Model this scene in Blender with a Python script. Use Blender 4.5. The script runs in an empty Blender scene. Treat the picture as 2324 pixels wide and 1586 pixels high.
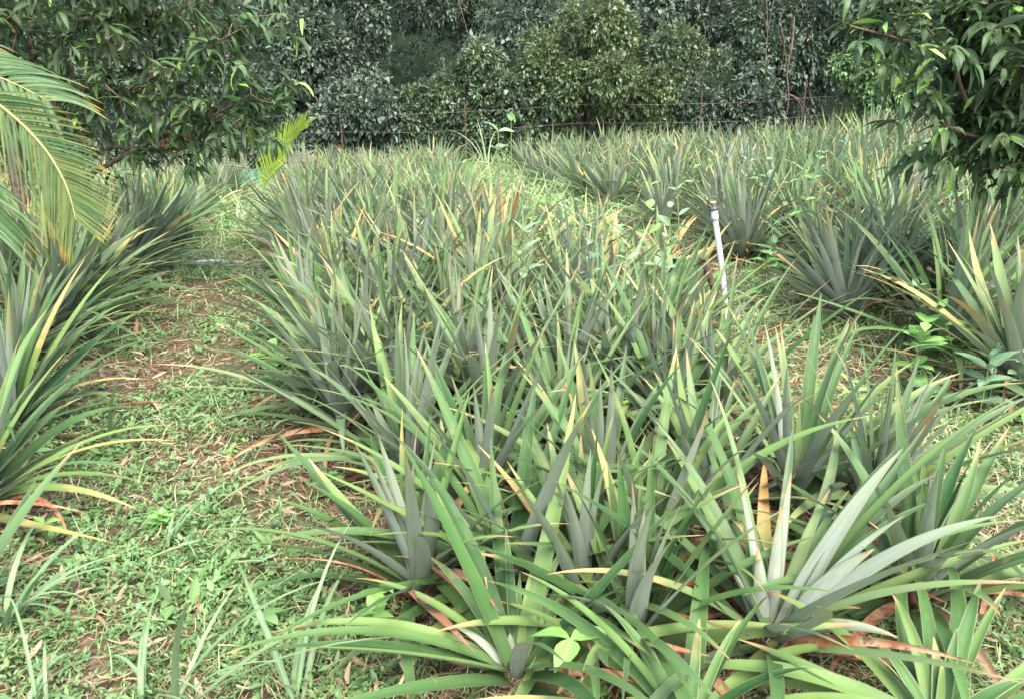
import bpy, math, random
import numpy as np
from mathutils import Vector, Matrix

# ------------------------------------------------------------------ camera, sky, sun, exposure
scn = bpy.context.scene
COL = scn.collection
R = math.radians
CAM_H, PITCH, FPX = 1.60, 18.15, 1700.0        # focal length in pixels of a 2324 x 1584 picture
CX, CY = 1162.0, 793.0
cam_d = bpy.data.cameras.new('camera')
cam_d.sensor_width = 36.0
cam_d.lens = 36.0 * FPX / 2324.0
cam_d.clip_start, cam_d.clip_end = 0.05, 500.0
cam = bpy.data.objects.new('camera', cam_d)
COL.objects.link(cam)
cam.location = (0, 0, CAM_H)
cam.rotation_euler = (R(90 - PITCH), 0, 0)
scn.camera = cam

SUN_EL, SUN_ROT = 60.0, 160.0
world = bpy.data.worlds.new('World')
scn.world = world
world.use_nodes = True
wn = world.node_tree
sky = wn.nodes.new('ShaderNodeTexSky')
sky.sky_type = 'NISHITA'
sky.sun_disc = False
sky.sun_elevation = R(SUN_EL)
sky.sun_rotation = R(SUN_ROT)
sky.air_density = 1.0
sky.dust_density = 3.5
sky.ozone_density = 1.0
hsv = wn.nodes.new('ShaderNodeHueSaturation')          # an overcast sky: the same sky, greyer
hsv.inputs['Saturation'].default_value = 1.0
wn.links.new(sky.outputs[0], hsv.inputs['Color'])
wn.links.new(hsv.outputs[0], wn.nodes['Background'].inputs[0])
wn.nodes['Background'].inputs[1].default_value = 0.14
sun_d = bpy.data.lights.new('sun', 'SUN')
sun_d.energy = 1.5
sun_d.angle = R(50)
sun_d.color = (1.0, 0.965, 0.975)
sun = bpy.data.objects.new('sun', sun_d)
COL.objects.link(sun)
sdir = Vector((math.sin(R(SUN_ROT)) * math.cos(R(SUN_EL)), math.cos(R(SUN_ROT)) * math.cos(R(SUN_EL)), math.sin(R(SUN_EL))))
sun.rotation_euler = sdir.to_track_quat('Z', 'Y').to_euler()
sun.location = sdir * 60
vs = scn.view_settings
vs.view_transform = 'Standard'
vs.look = 'None'
vs.gamma = 1.0
vs.exposure = 2.4
scn.cycles.max_bounces = 6
scn.cycles.diffuse_bounces = 1
scn.cycles.glossy_bounces = 2
scn.cycles.transmission_bounces = 3

# ------------------------------------------------------------------ helpers: pixels, ground, meshes
rng = np.random.default_rng(7)
random.seed(7)
SP, CP = math.sin(R(PITCH)), math.cos(R(PITCH))


def sstep(a, b, x):
    t = np.clip((np.asarray(x, float) - a) / (b - a), 0, 1)
    return t * t * (3 - 2 * t)


def gz(x, y):
    """height of the field: it falls a little to the left and rises to the right further back"""
    x = np.asarray(x, float); y = np.asarray(y, float)
    s = sstep(4, 15, y) * 0.055 * (np.clip(x, -9, 10) + 0.5)
    return s + 0.018 * np.sin(x * 2.1 + 1) * np.cos(y * 1.7) + 0.010 * np.sin(x * 5.3) * np.sin(y * 4.6 + 2)


def ray(px, py):
    v = np.array([(px - CX) / FPX, 1.0, (CY - py) / FPX])
    d = np.array([v[0], v[1] * CP + v[2] * SP, -v[1] * SP + v[2] * CP])
    return d / np.linalg.norm(d)


def ground_at(px, py):
    d = ray(px, py)
    t = CAM_H / max(1e-3, -d[2])
    for _ in range(12):
        p = np.array([0, 0, CAM_H]) + d * t
        t = (CAM_H - float(gz(p[0], p[1]))) / max(1e-3, -d[2])
    p = np.array([0, 0, CAM_H]) + d * t
    return p


def at_depth(px, py, Y):
    d = ray(px, py)
    return np.array([0, 0, CAM_H]) + d * (Y / d[1])


class MB:
    """collects ribbons, tubes and triangles, then links them as one mesh object"""
    def __init__(self):
        self.v, self.a, self.q, self.m, self.n = [], [], [], [], 0

    def add(self, verts, quads, attr=None, mat=0):
        verts = np.asarray(verts, float).reshape(-1, 3)
        quads = np.asarray(quads, int).reshape(-1, 4)
        if attr is None:
            attr = np.zeros((len(verts), 4))
        self.v.append(verts); self.a.append(np.asarray(attr, float).reshape(-1, 4))
        self.q.append(quads + self.n)
        self.m.append(np.full(len(quads), mat, int))
        self.n += len(verts)

    def mesh(self, name, mats, smooth=True):
        v = np.concatenate(self.v); q = np.concatenate(self.q); a = np.concatenate(self.a); mi = np.concatenate(self.m)
        tri = q[:, 2] == q[:, 3]
        me = bpy.data.meshes.new(name)
        me.vertices.add(len(v)); me.vertices.foreach_set('co', v.astype(np.float32).ravel())
        tot = np.where(tri, 3, 4)
        start = np.concatenate([[0], np.cumsum(tot)[:-1]])
        mask = np.ones((len(q), 4), bool); mask[tri, 3] = False
        me.loops.add(int(tot.sum())); me.loops.foreach_set('vertex_index', q[mask].astype(np.int32))
        me.polygons.add(len(q)); me.polygons.foreach_set('loop_start', start.astype(np.int32))
        me.polygons.foreach_set('material_index', mi.astype(np.int32))
        me.polygons.foreach_set('use_smooth', np.full(len(q), smooth))
        for mt in mats:
            me.materials.append(mt)
        at = me.attributes.new('leaf', 'FLOAT_COLOR', 'POINT')
        at.data.foreach_set('color', a.astype(np.float32).ravel())
        me.update(calc_edges=True)
        return me

    def build(self, name, mats, parent=None, smooth=True):
        if not isinstance(mats, (list, tuple)):
            mats = [mats]
        o = bpy.data.objects.new(name, self.mesh(name, mats, smooth))
        COL.objects.link(o)
        if parent is not None:
            o.parent = parent
        return o


def norm(v):
    return v / np.maximum(np.linalg.norm(v, axis=-1, keepdims=True), 1e-9)


def arcs(B, az, el, L, bend, sb, k, p=1.0, roll=0.0):
    """centre lines that start at B, climb at elevation el and bend by 'bend' on the way"""
    B = np.asarray(B, float).reshape(-1, 3); n = len(B)
    f = lambda z: np.broadcast_to(np.asarray(z, float), (n,))[:, None]
    az, el, L, bend, sb, roll = f(az), f(el), f(L), f(bend), f(sb), f(roll)
    tm = ((np.arange(k - 1) + 0.5) / (k - 1))[None, :]
    E = el + bend * tm ** p
    A = az + sb * tm
    d = np.stack([np.cos(E) * np.cos(A), np.cos(E) * np.sin(A), np.sin(E)], -1) * (L / (k - 1))[..., None]
    C = np.concatenate([np.zeros((n, 1, 3)), np.cumsum(d, 1)], 1) + B[:, None, :]
    tk = np.linspace(0, 1, k)[None, :]
    Ek = el + bend * tk ** p; Ak = az + sb * tk
    S = np.stack([-np.sin(Ak), np.cos(Ak), np.zeros_like(Ak)], -1)
    N = np.stack([-np.sin(Ek) * np.cos(Ak), -np.sin(Ek) * np.sin(Ak), np.cos(Ek)], -1)
    S = S * np.cos(roll)[..., None] + N * np.sin(roll)[..., None]
    return C, S


def ribbons(mb, C, S, W, prof, rnd, age, across=3, lift=0.12, mat=0, wave=None, spines=0):
    n, k, _ = C.shape
    T = norm(np.gradient(C, axis=1))
    S = norm(S - T * (S * T).sum(-1, keepdims=True))
    N = np.cross(T, S)
    a = np.linspace(-1, 1, across)
    W = np.broadcast_to(np.asarray(W, float), (n,))
    w = W[:, None] * np.asarray(prof)[None, :]
    aw = a[None, None, :, None]
    V = C[:, :, None, :] + S[:, :, None, :] * aw * (w / 2)[:, :, None, None] \
        + N[:, :, None, :] * (np.abs(aw) ** 1.4) * lift * w[:, :, None, None]
    if wave is not None:
        ph = rng.uniform(0, 6.28, (n, 1, 1))
        tt = np.linspace(0, 1, k)[None, :, None]
        V = V + N[:, :, None, :] * (np.sin(tt * wave[0] + ph + a[None, None, :] * 0.9) * wave[1] * W[:, None, None] * np.abs(a)[None, None, :])[..., None]
    t = np.linspace(0, 1, k)
    at = np.zeros((n, k, across, 4))
    at[..., 0] = t[None, :, None]
    at[..., 1] = np.broadcast_to(np.asarray(rnd, float), (n,))[:, None, None]
    at[..., 2] = np.broadcast_to(np.asarray(age, float), (n,))[:, None, None]
    at[..., 3] = np.abs(a)[None, None, :]
    idx = np.arange(n * k * across).reshape(n, k, across)
    q = np.stack([idx[:, :-1, :-1], idx[:, 1:, :-1], idx[:, 1:, 1:], idx[:, :-1, 1:]], -1).reshape(-1, 4)
    mb.add(V, q, at, mat)
    if spines:
        for side, j in ((-1, 0), (1, across - 1)):
            u = np.linspace(0.04, 0.97, spines)
            pos = u * (k - 1); i0 = np.minimum(pos.astype(int), k - 2); fr = (pos - i0)[None, :, None]
            P = V[:, i0, j] * (1 - fr) + V[:, i0 + 1, j] * fr
            Tt = T[:, i0]; Ss = S[:, i0] * side
            h = 0.0026 * np.clip((1.02 - u) * 3, 0.4, 1)[None, :, None]
            A0 = P - Tt * 0.0022 - Ss * 0.0006; A1 = P + Tt * 0.0022 - Ss * 0.0006; A2 = P + Ss * h + Tt * 0.004
            tv = np.stack([A0, A1, A2], 2)
            if side == 1:
                tv = tv[:, :, ::-1]
            aa = np.zeros(tv.shape[:3] + (4,)); aa[..., 0] = u[None, :, None]; aa[..., 3] = 1.0
            aa[..., 1] = np.broadcast_to(np.asarray(rnd, float), (n,))[:, None, None]
            aa[..., 2] = np.broadcast_to(np.asarray(age, float), (n,))[:, None, None]
            ii = np.arange(n * spines * 3).reshape(-1, 3)
            mb.add(tv, np.concatenate([ii, ii[:, 2:3]], 1), aa, mat)


def tube(mb, pts, radii, sides=7, mat=0, rnd=0.5, cap=True):
    P = np.asarray(pts, float); n = len(P)
    r = np.broadcast_to(np.asarray(radii, float), (n,))
    T = norm(np.gradient(P, axis=0))
    ref = np.array([0.31, 0.17, 0.93]) if abs(T[0, 2]) < 0.8 else np.array([0.95, 0.2, 0.1])
    U = norm(np.cross(T, ref)); Vv = np.cross(T, U)
    th = np.arange(sides) / sides * 2 * math.pi
    ring = P[:, None] + (U[:, None] * np.cos(th)[None, :, None] + Vv[:, None] * np.sin(th)[None, :, None]) * r[:, None, None]
    idx = np.arange(n * sides).reshape(n, sides)
    nx = np.roll(idx, -1, 1)
    q = np.stack([idx[:-1], nx[:-1], nx[1:], idx[1:]], -1).reshape(-1, 4)
    at = np.zeros((n, sides, 4)); at[..., 0] = np.linspace(0, 1, n)[:, None]; at[..., 1] = rnd
    mb.add(ring, q, at, mat)
    if cap:
        for e, fl in ((0, True), (n - 1, False)):
            vs_ = np.concatenate([ring[e], P[e:e + 1]])
            ii = np.arange(sides); jj = np.roll(ii, -1)
            cc = np.full(sides, sides)
            tq = np.stack([jj, ii, cc, cc], 1) if fl else np.stack([ii, jj, cc, cc], 1)
            mb.add(vs_, tq, np.tile([e / max(1, n - 1), rnd, 0, 0], (sides + 1, 1)), mat)


def lathe(mb, base, prof, sides=16, mat=0, axis=(0, 0, 1)):
    b = np.asarray(base, float); ax = norm(np.asarray(axis, float))
    pts = [b + ax * h for r, h in prof]
    P = np.array(pts); ref = np.array([1, 0, 0.0]); U = norm(np.cross(ax, ref)); Vv = np.cross(ax, U)
    th = np.arange(sides) / sides * 2 * math.pi
    rr = np.array([r for r, h in prof])
    ring = P[:, None] + (U[None, None] * np.cos(th)[None, :, None] + Vv[None, None] * np.sin(th)[None, :, None]) * rr[:, None, None]
    idx = np.arange(len(prof) * sides).reshape(len(prof), sides); nx = np.roll(idx, -1, 1)
    mb.add(ring, np.stack([idx[:-1], nx[:-1], nx[1:], idx[1:]], -1).reshape(-1, 4), None, mat)


def bez(p0, p1, p2, k):
    t = np.linspace(0, 1, k)[:, None]
    return (1 - t) ** 2 * np.asarray(p0, float) + 2 * t * (1 - t) * np.asarray(p1, float) + t * t * np.asarray(p2, float)


def smoothline(pts, k):
    """Catmull-Rom through the points"""
    P = np.asarray(pts, float)
    P = np.vstack([2 * P[0] - P[1], P, 2 * P[-1] - P[-2]])
    m = len(P) - 3
    u = np.linspace(0, m - 1e-6, k); i = u.astype(int); t = (u - i)[:, None]
    a, b, c, d = P[i], P[i + 1], P[i + 2], P[i + 3]
    return 0.5 * (2 * b + (c - a) * t + (2 * a - 5 * b + 4 * c - d) * t * t + (3 * b - a - 3 * c + d) * t ** 3)


def tag(o, label=None, cat=None, group=None, kind=None):
    if label: o['label'] = label
    if cat: o['category'] = cat
    if group: o['group'] = group
    if kind: o['kind'] = kind
    return o


def empty(name, loc, rz=0.0):
    o = bpy.data.objects.new(name, None)
    o.empty_display_size = 0.1
    COL.objects.link(o)
    o.location = tuple(float(c) for c in loc)
    o.rotation_euler = (0, 0, rz)
    return o


# ------------------------------------------------------------------ materials
class NT:
    def __init__(self, name):
        self.m = bpy.data.materials.new(name); self.m.use_nodes = True
        self.t = self.m.node_tree; self.t.nodes.clear()
        self.out = self.t.nodes.new('ShaderNodeOutputMaterial')

    def n(self, kind, **kw):
        nd = self.t.nodes.new(kind)
        for k, v in kw.items():
            setattr(nd, k, v)
        return nd

    def put(self, sock, v):
        if hasattr(v, 'links') or hasattr(v, 'is_output'):
            self.t.links.new(v, sock)
        elif isinstance(v, tuple):
            sock.default_value = tuple(v) + ((1.0,) if len(v) == 3 and sock.type == 'RGBA' else ())
        else:
            sock.default_value = v

    def math(self, op, a, b=0.0, clamp=False):
        nd = self.n('ShaderNodeMath', operation=op, use_clamp=clamp)
        self.put(nd.inputs[0], a); self.put(nd.inputs[1], b)
        return nd.outputs[0]

    def mix(self, f, a, b):
        nd = self.n('ShaderNodeMix', data_type='RGBA')
        self.put(nd.inputs[0], f); self.put(nd.inputs[6], a); self.put(nd.inputs[7], b)
        return nd.outputs[2]

    def ramp(self, x, lo, hi, a=0.0, b=1.0):
        nd = self.n('ShaderNodeMapRange', interpolation_type='SMOOTHSTEP')
        self.put(nd.inputs[0], x); self.put(nd.inputs[1], lo); self.put(nd.inputs[2], hi); self.put(nd.inputs[3], a); self.put(nd.inputs[4], b)
        return nd.outputs[0]

    def noise(self, scale, detail=3.0, vec=None, rough=0.55):
        nd = self.n('ShaderNodeTexNoise')
        nd.inputs['Scale'].default_value = scale; nd.inputs['Detail'].default_value = detail; nd.inputs['Roughness'].default_value = rough
        if vec is None:
            vec = self.n('ShaderNodeTexCoord').outputs['Object']
        self.t.links.new(vec, nd.inputs['Vector'])
        return nd.outputs['Fac']

    def leaf(self):
        a = self.n('ShaderNodeAttribute', attribute_name='leaf')
        s = self.n('ShaderNodeSeparateColor')
        self.t.links.new(a.outputs['Color'], s.inputs[0])
        return s.outputs[0], s.outputs[1], s.outputs[2], a.outputs['Alpha']

    def finish(self, col, rough=0.5, spec=0.4, trans=0.0, tcol=None, bump=None, metal=0.0):
        b = self.n('ShaderNodeBsdfPrincipled')
        self.put(b.inputs['Base Color'], col); self.put(b.inputs['Roughness'], rough)
        self.put(b.inputs['Specular IOR Level'], spec); self.put(b.inputs['Metallic'], metal)
        if bump is not None:
            bn = self.n('ShaderNodeBump'); bn.inputs['Strength'].default_value = bump[1]; bn.inputs['Distance'].default_value = bump[2]
            self.t.links.new(bump[0], bn.inputs['Height']); self.t.links.new(bn.outputs[0], b.inputs['Normal'])
        sh = b.outputs[0]
        if trans > 0:
            tr = self.n('ShaderNodeBsdfTranslucent'); self.put(tr.inputs[0], tcol if tcol is not None else col)
            mx = self.n('ShaderNodeMixShader'); mx.inputs[0].default_value = trans
            self.t.links.new(sh, mx.inputs[1]); self.t.links.new(tr.outputs[0], mx.inputs[2]); sh = mx.outputs[0]
        self.t.links.new(sh, self.out.inputs[0])
        return self.m


def mat_pineapple():
    s = NT('pineapple_leaf')
    t, r, age, e = s.leaf()
    oi = s.n('ShaderNodeObjectInfo')
    oc = s.n('ShaderNodeSeparateColor'); s.t.links.new(oi.outputs['Color'], oc.inputs[0])
    yel, gry = oc.outputs[0], oc.outputs[1]
    n1 = s.noise(9, 4); n2 = s.noise(55, 3)
    green = s.mix(s.ramp(r, 0.0, 0.45), (0.020, 0.066, 0.016), (0.055, 0.128, 0.032))
    green = s.mix(s.ramp(r, 0.45, 0.95), green, (0.135, 0.220, 0.055))
    green = s.mix(s.ramp(n1, 0.42, 0.7, 0, 0.3), green, (0.080, 0.125, 0.036))
    r2 = s.math('FRACT', s.math('MULTIPLY', r, 7.31))
    gm = s.math('MULTIPLY', gry, s.ramp(r2, 0.15, 0.75, 0.15, 0.95))
    green = s.mix(gm, green, (0.165, 0.195, 0.135))
    cv = s.n('ShaderNodeCombineXYZ')
    s.put(cv.inputs[0], s.math('MULTIPLY', e, 3.2)); s.put(cv.inputs[1], s.math('MULTIPLY', t, 2.2)); s.put(cv.inputs[2], s.math('MULTIPLY', r, 91.0))
    streak = s.noise(3.0, 5, cv.outputs[0], 0.65)
    green = s.mix(s.ramp(streak, 0.48, 0.75, 0, 0.45), green, (0.125, 0.175, 0.080))
    green = s.mix(s.ramp(streak, 0.45, 0.25, 0, 0.45), green, (0.014, 0.055, 0.010))
    base = s.ramp(t, 0.03, 0.30, 0.4, 0.0)
    green = s.mix(base, green, (0.075, 0.125, 0.055))
    under = s.mix(r2, (0.24, 0.275, 0.225), (0.33, 0.355, 0.30))
    under = s.mix(s.ramp(t, 0.35, 0.95, 0, 0.5), under, (0.26, 0.31, 0.15))
    bf = s.n('ShaderNodeNewGeometry').outputs['Backfacing']
    under = s.mix(s.ramp(streak, 0.35, 0.7, 0, 0.75), under, (0.17, 0.225, 0.13))
    col = s.mix(s.math('MULTIPLY', bf, 0.93), green, under)
    edge = s.ramp(e, 0.86, 1.0, 0, 0.55)
    col = s.mix(edge, col, (0.125, 0.145, 0.036))
    # yellowing with age, from the tip down, and by plant
    yv = s.math('ADD', s.math('MULTIPLY', age, 0.95), s.math('MULTIPLY', yel, 0.65))
    yv = s.math('ADD', yv, s.math('MULTIPLY', s.math('SUBTRACT', n1, 0.5), 0.8))
    yv = s.math('ADD', yv, s.math('MULTIPLY', s.math('SUBTRACT', t, 0.68), 0.6))
    col = s.mix(s.ramp(yv, 0.5, 1.15, 0, 0.85), col, (0.35, 0.285, 0.095))
    orange = s.math('ADD', yv, s.math('MULTIPLY', s.math('SUBTRACT', r, 0.5), 0.7))
    col = s.mix(s.ramp(orange, 0.92, 1.25, 0, 0.9), col, (0.52, 0.275, 0.11))
    tip = s.math('MULTIPLY', s.ramp(s.math('ADD', t, s.math('MULTIPLY', r2, 0.16)), 0.90, 1.10), s.ramp(r, 0.3, 0.8))
    col = s.mix(s.math('MULTIPLY', tip, 0.85), col, s.mix(s.ramp(n1, 0.4, 0.6), (0.46, 0.30, 0.15), (0.36, 0.17, 0.085)))
    spot = s.math('MULTIPLY', s.ramp(n2, 0.66, 0.74), s.ramp(yv, 0.35, 0.8))
    col = s.mix(s.math('MULTIPLY', spot, 0.6), col, (0.16, 0.085, 0.04))
    scar = s.math('MULTIPLY', s.ramp(s.noise(21, 4), 0.63, 0.69), s.ramp(r2, 0.3, 0.9))
    col = s.mix(s.math('MULTIPLY', scar, 0.55), col, (0.20, 0.15, 0.085))
    dead = s.ramp(age, 0.93, 0.97)
    dc = s.mix(s.ramp(n1, 0.35, 0.65), (0.27, 0.085, 0.035), (0.36, 0.235, 0.13))
    dc = s.mix(s.ramp(n2, 0.5, 0.66, 0, 0.75), dc, (0.085, 0.05, 0.035))
    dc = s.mix(s.ramp(r, 0.6, 1.0, 0, 0.7), dc, (0.16, 0.10, 0.065))
    col = s.mix(dead, col, dc)
    return s.finish(col, s.ramp(n2, 0.3, 0.7, 0.42, 0.6), 0.18, 0.15, s.mix(0.5, col, (0.15, 0.20, 0.06)), (n2, 0.12, 0.004))


def mat_leaf(name, a, b, under, old=(0.3, 0.24, 0.07), old_amt=0.5, rough=0.42, spec=0.45, trans=0.2, tip=None, vein=0.25, mott=12.0):
    s = NT(name)
    t, r, age, e = s.leaf()
    n1 = s.noise(mott, 3)
    col = s.mix(r, a, b)
    col = s.mix(s.ramp(n1, 0.42, 0.68, 0, 0.35 if mott > 3.5 else 0.7), col, tuple(c * 1.5 for c in b))
    if vein:
        col = s.mix(s.ramp(e, 0.0, 0.22, vein, 0), col, tuple(min(1, c * 2.0 + 0.03) for c in b))
    bf = s.n('ShaderNodeNewGeometry').outputs['Backfacing']
    col = s.mix(s.math('MULTIPLY', bf, 0.85), col, under)
    if tip:
        col = s.mix(s.math('MULTIPLY', s.ramp(t, 0.74, 1.0), s.ramp(age, 0.2, 0.8)), col, tip)
    col = s.mix(s.math('MULTIPLY', s.ramp(age, 0.5, 1.0), old_amt), col, old)
    return s.finish(col, rough, spec, trans, s.mix(0.5, col, tuple(min(1, c * 1.6) for c in b)))


def mat_plain(name, a, b, scale=20, rough=0.7, spec=0.3, bump=0.3, dist=0.004, metal=0.0):
    s = NT(name)
    n1 = s.noise(scale, 5)
    n2 = s.noise(scale * 5, 3)
    col = s.mix(s.ramp(n1, 0.32, 0.68), a, b)
    col = s.mix(s.ramp(n2, 0.55, 0.75, 0, 0.4), col, tuple(c * 0.55 for c in a))
    return s.finish(col, rough, spec, bump=(n2, bump, dist), metal=metal)


def mat_soil():
    s = NT('soil_with_litter')
    n1 = s.noise(1.3, 5); n2 = s.noise(24, 5); n3 = s.noise(90, 3)
    col = s.mix(s.ramp(n2, 0.35, 0.65), (0.032, 0.021, 0.014), (0.13, 0.085, 0.050))
    col = s.mix(s.ramp(n1, 0.45, 0.62, 0, 0.55), col, (0.055, 0.070, 0.025))
    col = s.mix(s.ramp(n3, 0.6, 0.72, 0, 0.6), col, (0.33, 0.25, 0.15))
    return s.finish(col, 0.9, 0.15, bump=(n2, 0.9, 0.03))


M = {}
M['pine'] = mat_pineapple()
M['soil'] = mat_soil()
M['bark'] = mat_plain('bark', (0.055, 0.042, 0.034), (0.135, 0.115, 0.095), 14, 0.9, 0.15, 0.8, 0.01)
M['twig'] = mat_plain('twig_bark', (0.07, 0.045, 0.03), (0.15, 0.105, 0.07), 25, 0.85, 0.2)
M['tree'] = mat_leaf('glossy_tree_leaf', (0.022, 0.054, 0.017), (0.062, 0.108, 0.036), (0.10, 0.13, 0.072), rough=0.48, spec=0.25, trans=0.2, vein=0.35)
M['treenew'] = mat_leaf('young_tree_leaf', (0.16, 0.32, 0.05), (0.24, 0.42, 0.08), (0.20, 0.34, 0.09), rough=0.4)
M['bk_grey'] = mat_leaf('greyish_vine_leaf', (0.034, 0.058, 0.034), (0.095, 0.130, 0.082), (0.14, 0.175, 0.13), rough=0.42, spec=0.4, trans=0.12, mott=1.1)
M['bk_dark'] = mat_leaf('dark_drooping_leaf', (0.016, 0.035, 0.017), (0.056, 0.090, 0.046), (0.085, 0.115, 0.075), rough=0.44, spec=0.4, trans=0.12, mott=1.1)
M['bk_mid'] = mat_leaf('mid_green_leaf', (0.027, 0.058, 0.022), (0.078, 0.124, 0.046), (0.13, 0.17, 0.09), rough=0.4, spec=0.5, trans=0.15, mott=1.1)
M['bk_yel'] = mat_leaf('yellow_green_leaf', (0.036, 0.066, 0.023), (0.100, 0.142, 0.050), (0.14, 0.175, 0.085), old=(0.30, 0.22, 0.09), old_amt=0.7, rough=0.45, spec=0.4, trans=0.18, mott=1.1)
M['bk_light'] = mat_leaf('light_shrub_leaf', (0.085, 0.165, 0.055), (0.130, 0.225, 0.075), (0.16, 0.23, 0.12), rough=0.45, spec=0.4, trans=0.2, mott=1.1)
M['weed'] = mat_leaf('creeping_weed_leaf', (0.052, 0.122, 0.030), (0.150, 0.250, 0.085), (0.18, 0.25, 0.12), old=(0.40, 0.30, 0.15), old_amt=0.85, rough=0.48, spec=0.35, trans=0.25, vein=0.15, mott=4)
M['weedb'] = mat_leaf('broad_weed_leaf', (0.120, 0.270, 0.055), (0.205, 0.385, 0.095), (0.25, 0.38, 0.15), rough=0.5, spec=0.35, trans=0.28, vein=0.35)
M['weedp'] = mat_leaf('pale_weed_leaf', (0.115, 0.205, 0.085), (0.195, 0.290, 0.140), (0.22, 0.29, 0.17), rough=0.5, spec=0.4, trans=0.25, vein=0.3)
M['heart'] = mat_leaf('heart_vine_leaf', (0.085, 0.170, 0.080), (0.150, 0.250, 0.130), (0.20, 0.27, 0.17), rough=0.4, spec=0.5, trans=0.2, vein=0.3)
M['grass'] = mat_leaf('grass_blade', (0.130, 0.230, 0.075), (0.240, 0.340, 0.130), (0.23, 0.31, 0.15), old=(0.50, 0.43, 0.24), old_amt=0.95, rough=0.45, spec=0.4, trans=0.25, vein=0.3)
M['blade'] = mat_leaf('long_grass_blade', (0.070, 0.135, 0.050), (0.150, 0.225, 0.095), (0.16, 0.22, 0.11), old=(0.40, 0.33, 0.18), old_amt=0.9, rough=0.45, spec=0.35, trans=0.2, vein=0.3)
M['litter'] = mat_leaf('dry_litter', (0.15, 0.085, 0.045), (0.36, 0.265, 0.155), (0.32, 0.23, 0.14), old=(0.07, 0.04, 0.025), old_amt=0.6, rough=0.8, spec=0.2, trans=0.1, vein=0.0)
M['palm'] = mat_leaf('palm_leaflet', (0.025, 0.064, 0.018), (0.058, 0.105, 0.033), (0.070, 0.105, 0.045), tip=(0.38, 0.23, 0.03), old=(0.22, 0.20, 0.035), old_amt=0.3, rough=0.5, spec=0.22, trans=0.1, vein=0.5)
M['palmy'] = mat_leaf('yellow_palm_leaflet', (0.17, 0.27, 0.022), (0.25, 0.35, 0.035), (0.25, 0.32, 0.06), tip=(0.5, 0.42, 0.1), old=(0.50, 0.46, 0.30), old_amt=0.8, rough=0.45, trans=0.35, vein=0.3)
M['palmd'] = mat_leaf('faded_palm_leaflet', (0.17, 0.19, 0.11), (0.26, 0.26, 0.18), (0.24, 0.24, 0.17), rough=0.6, trans=0.2, vein=0.2)
M['rachis'] = mat_plain('palm_rachis', (0.20, 0.18, 0.045), (0.28, 0.24, 0.07), 20, 0.5, 0.4, 0.1)
M['stem'] = mat_plain('green_stem', (0.12, 0.20, 0.06), (0.20, 0.26, 0.09), 30, 0.6, 0.3, 0.1)
M['pvc'] = mat_plain('weathered_white_plastic', (0.44, 0.42, 0.40), (0.66, 0.66, 0.68), 7, 0.55, 0.3, 0.15)
M['band'] = mat_plain('grey_tape', (0.42, 0.40, 0.38), (0.55, 0.53, 0.50), 40, 0.6, 0.3, 0.2)
M['black'] = mat_plain('black_plastic', (0.035, 0.032, 0.03), (0.075, 0.065, 0.06), 40, 0.45, 0.4, 0.1)
M['nozzle'] = mat_plain('yellow_plastic', (0.45, 0.45, 0.10), (0.55, 0.55, 0.16), 40, 0.45, 0.4, 0.1)
M['dead'] = mat_plain('dead_wood', (0.045, 0.028, 0.022), (0.115, 0.075, 0.055), 22, 0.85, 0.2, 0.7, 0.006)
M['rust'] = mat_plain('rusty_iron', (0.050, 0.028, 0.022), (0.095, 0.055, 0.045), 30, 0.8, 0.3, 0.5)
M['wire'] = mat_plain('fence_wire', (0.12, 0.08, 0.07), (0.22, 0.18, 0.16), 30, 0.6, 0.4, 0.1)
M['net'] = mat_plain('teal_net', (0.03, 0.115, 0.10), (0.05, 0.16, 0.135), 60, 0.7, 0.2, 0.3)
M['fruit'] = mat_plain('brown_fruit', (0.17, 0.095, 0.045), (0.29, 0.175, 0.085), 60, 0.7, 0.3, 0.3)
M['liana'] = mat_plain('liana_bark', (0.10, 0.07, 0.052), (0.19, 0.14, 0.10), 15, 0.85, 0.2, 0.4)
M['added_shade_bank'] = mat_plain('painted_shade_bank', (0.012, 0.022, 0.012), (0.025, 0.040, 0.018), 2.5, 0.95, 0.1, 1.0, 0.1)  # near-black green: the deep shade between the trees is put into the colour

# ------------------------------------------------------------------ ground and an added dark bank behind the trees
gx = np.concatenate([np.linspace(-120, -16, 18), np.linspace(-15, 15, 151), np.linspace(16, 120, 18)])
gy = np.concatenate([np.linspace(-60, -3, 14), np.linspace(-2, 22, 121), np.linspace(23, 150, 22)])
XX, YY = np.meshgrid(gx, gy, indexing='ij')
mb = MB()
idx = np.arange(XX.size).reshape(XX.shape)
q = np.stack([idx[:-1, :-1], idx[1:, :-1], idx[1:, 1:], idx[:-1, 1:]], -1).reshape(-1, 4)
mb.add(np.stack([XX, YY, gz(XX, YY)], -1), q)
tag(mb.build('ground', M['soil']), kind='structure')

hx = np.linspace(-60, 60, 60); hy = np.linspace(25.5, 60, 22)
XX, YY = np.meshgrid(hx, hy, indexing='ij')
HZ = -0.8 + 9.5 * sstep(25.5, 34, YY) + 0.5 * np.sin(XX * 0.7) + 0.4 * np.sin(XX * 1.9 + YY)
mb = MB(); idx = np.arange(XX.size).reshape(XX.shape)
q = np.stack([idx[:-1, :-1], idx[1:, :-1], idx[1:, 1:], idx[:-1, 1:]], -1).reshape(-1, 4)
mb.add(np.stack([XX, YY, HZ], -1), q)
tag(mb.build('added_shade_bank', M['added_shade_bank']), kind='structure')  # added bank: blocks sky light from behind and fills the tree gaps with dark

# ------------------------------------------------------------------ pineapple plants
PROF_N = 13


def pine_prof(k):
    t = np.linspace(0, 1, k)
    p = np.minimum(1.0, 0.82 + 0.9 * t) * np.clip(1 - t ** 1.9, 0, 1) ** 0.9
    p[-1] = 0.02
    return p


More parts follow.
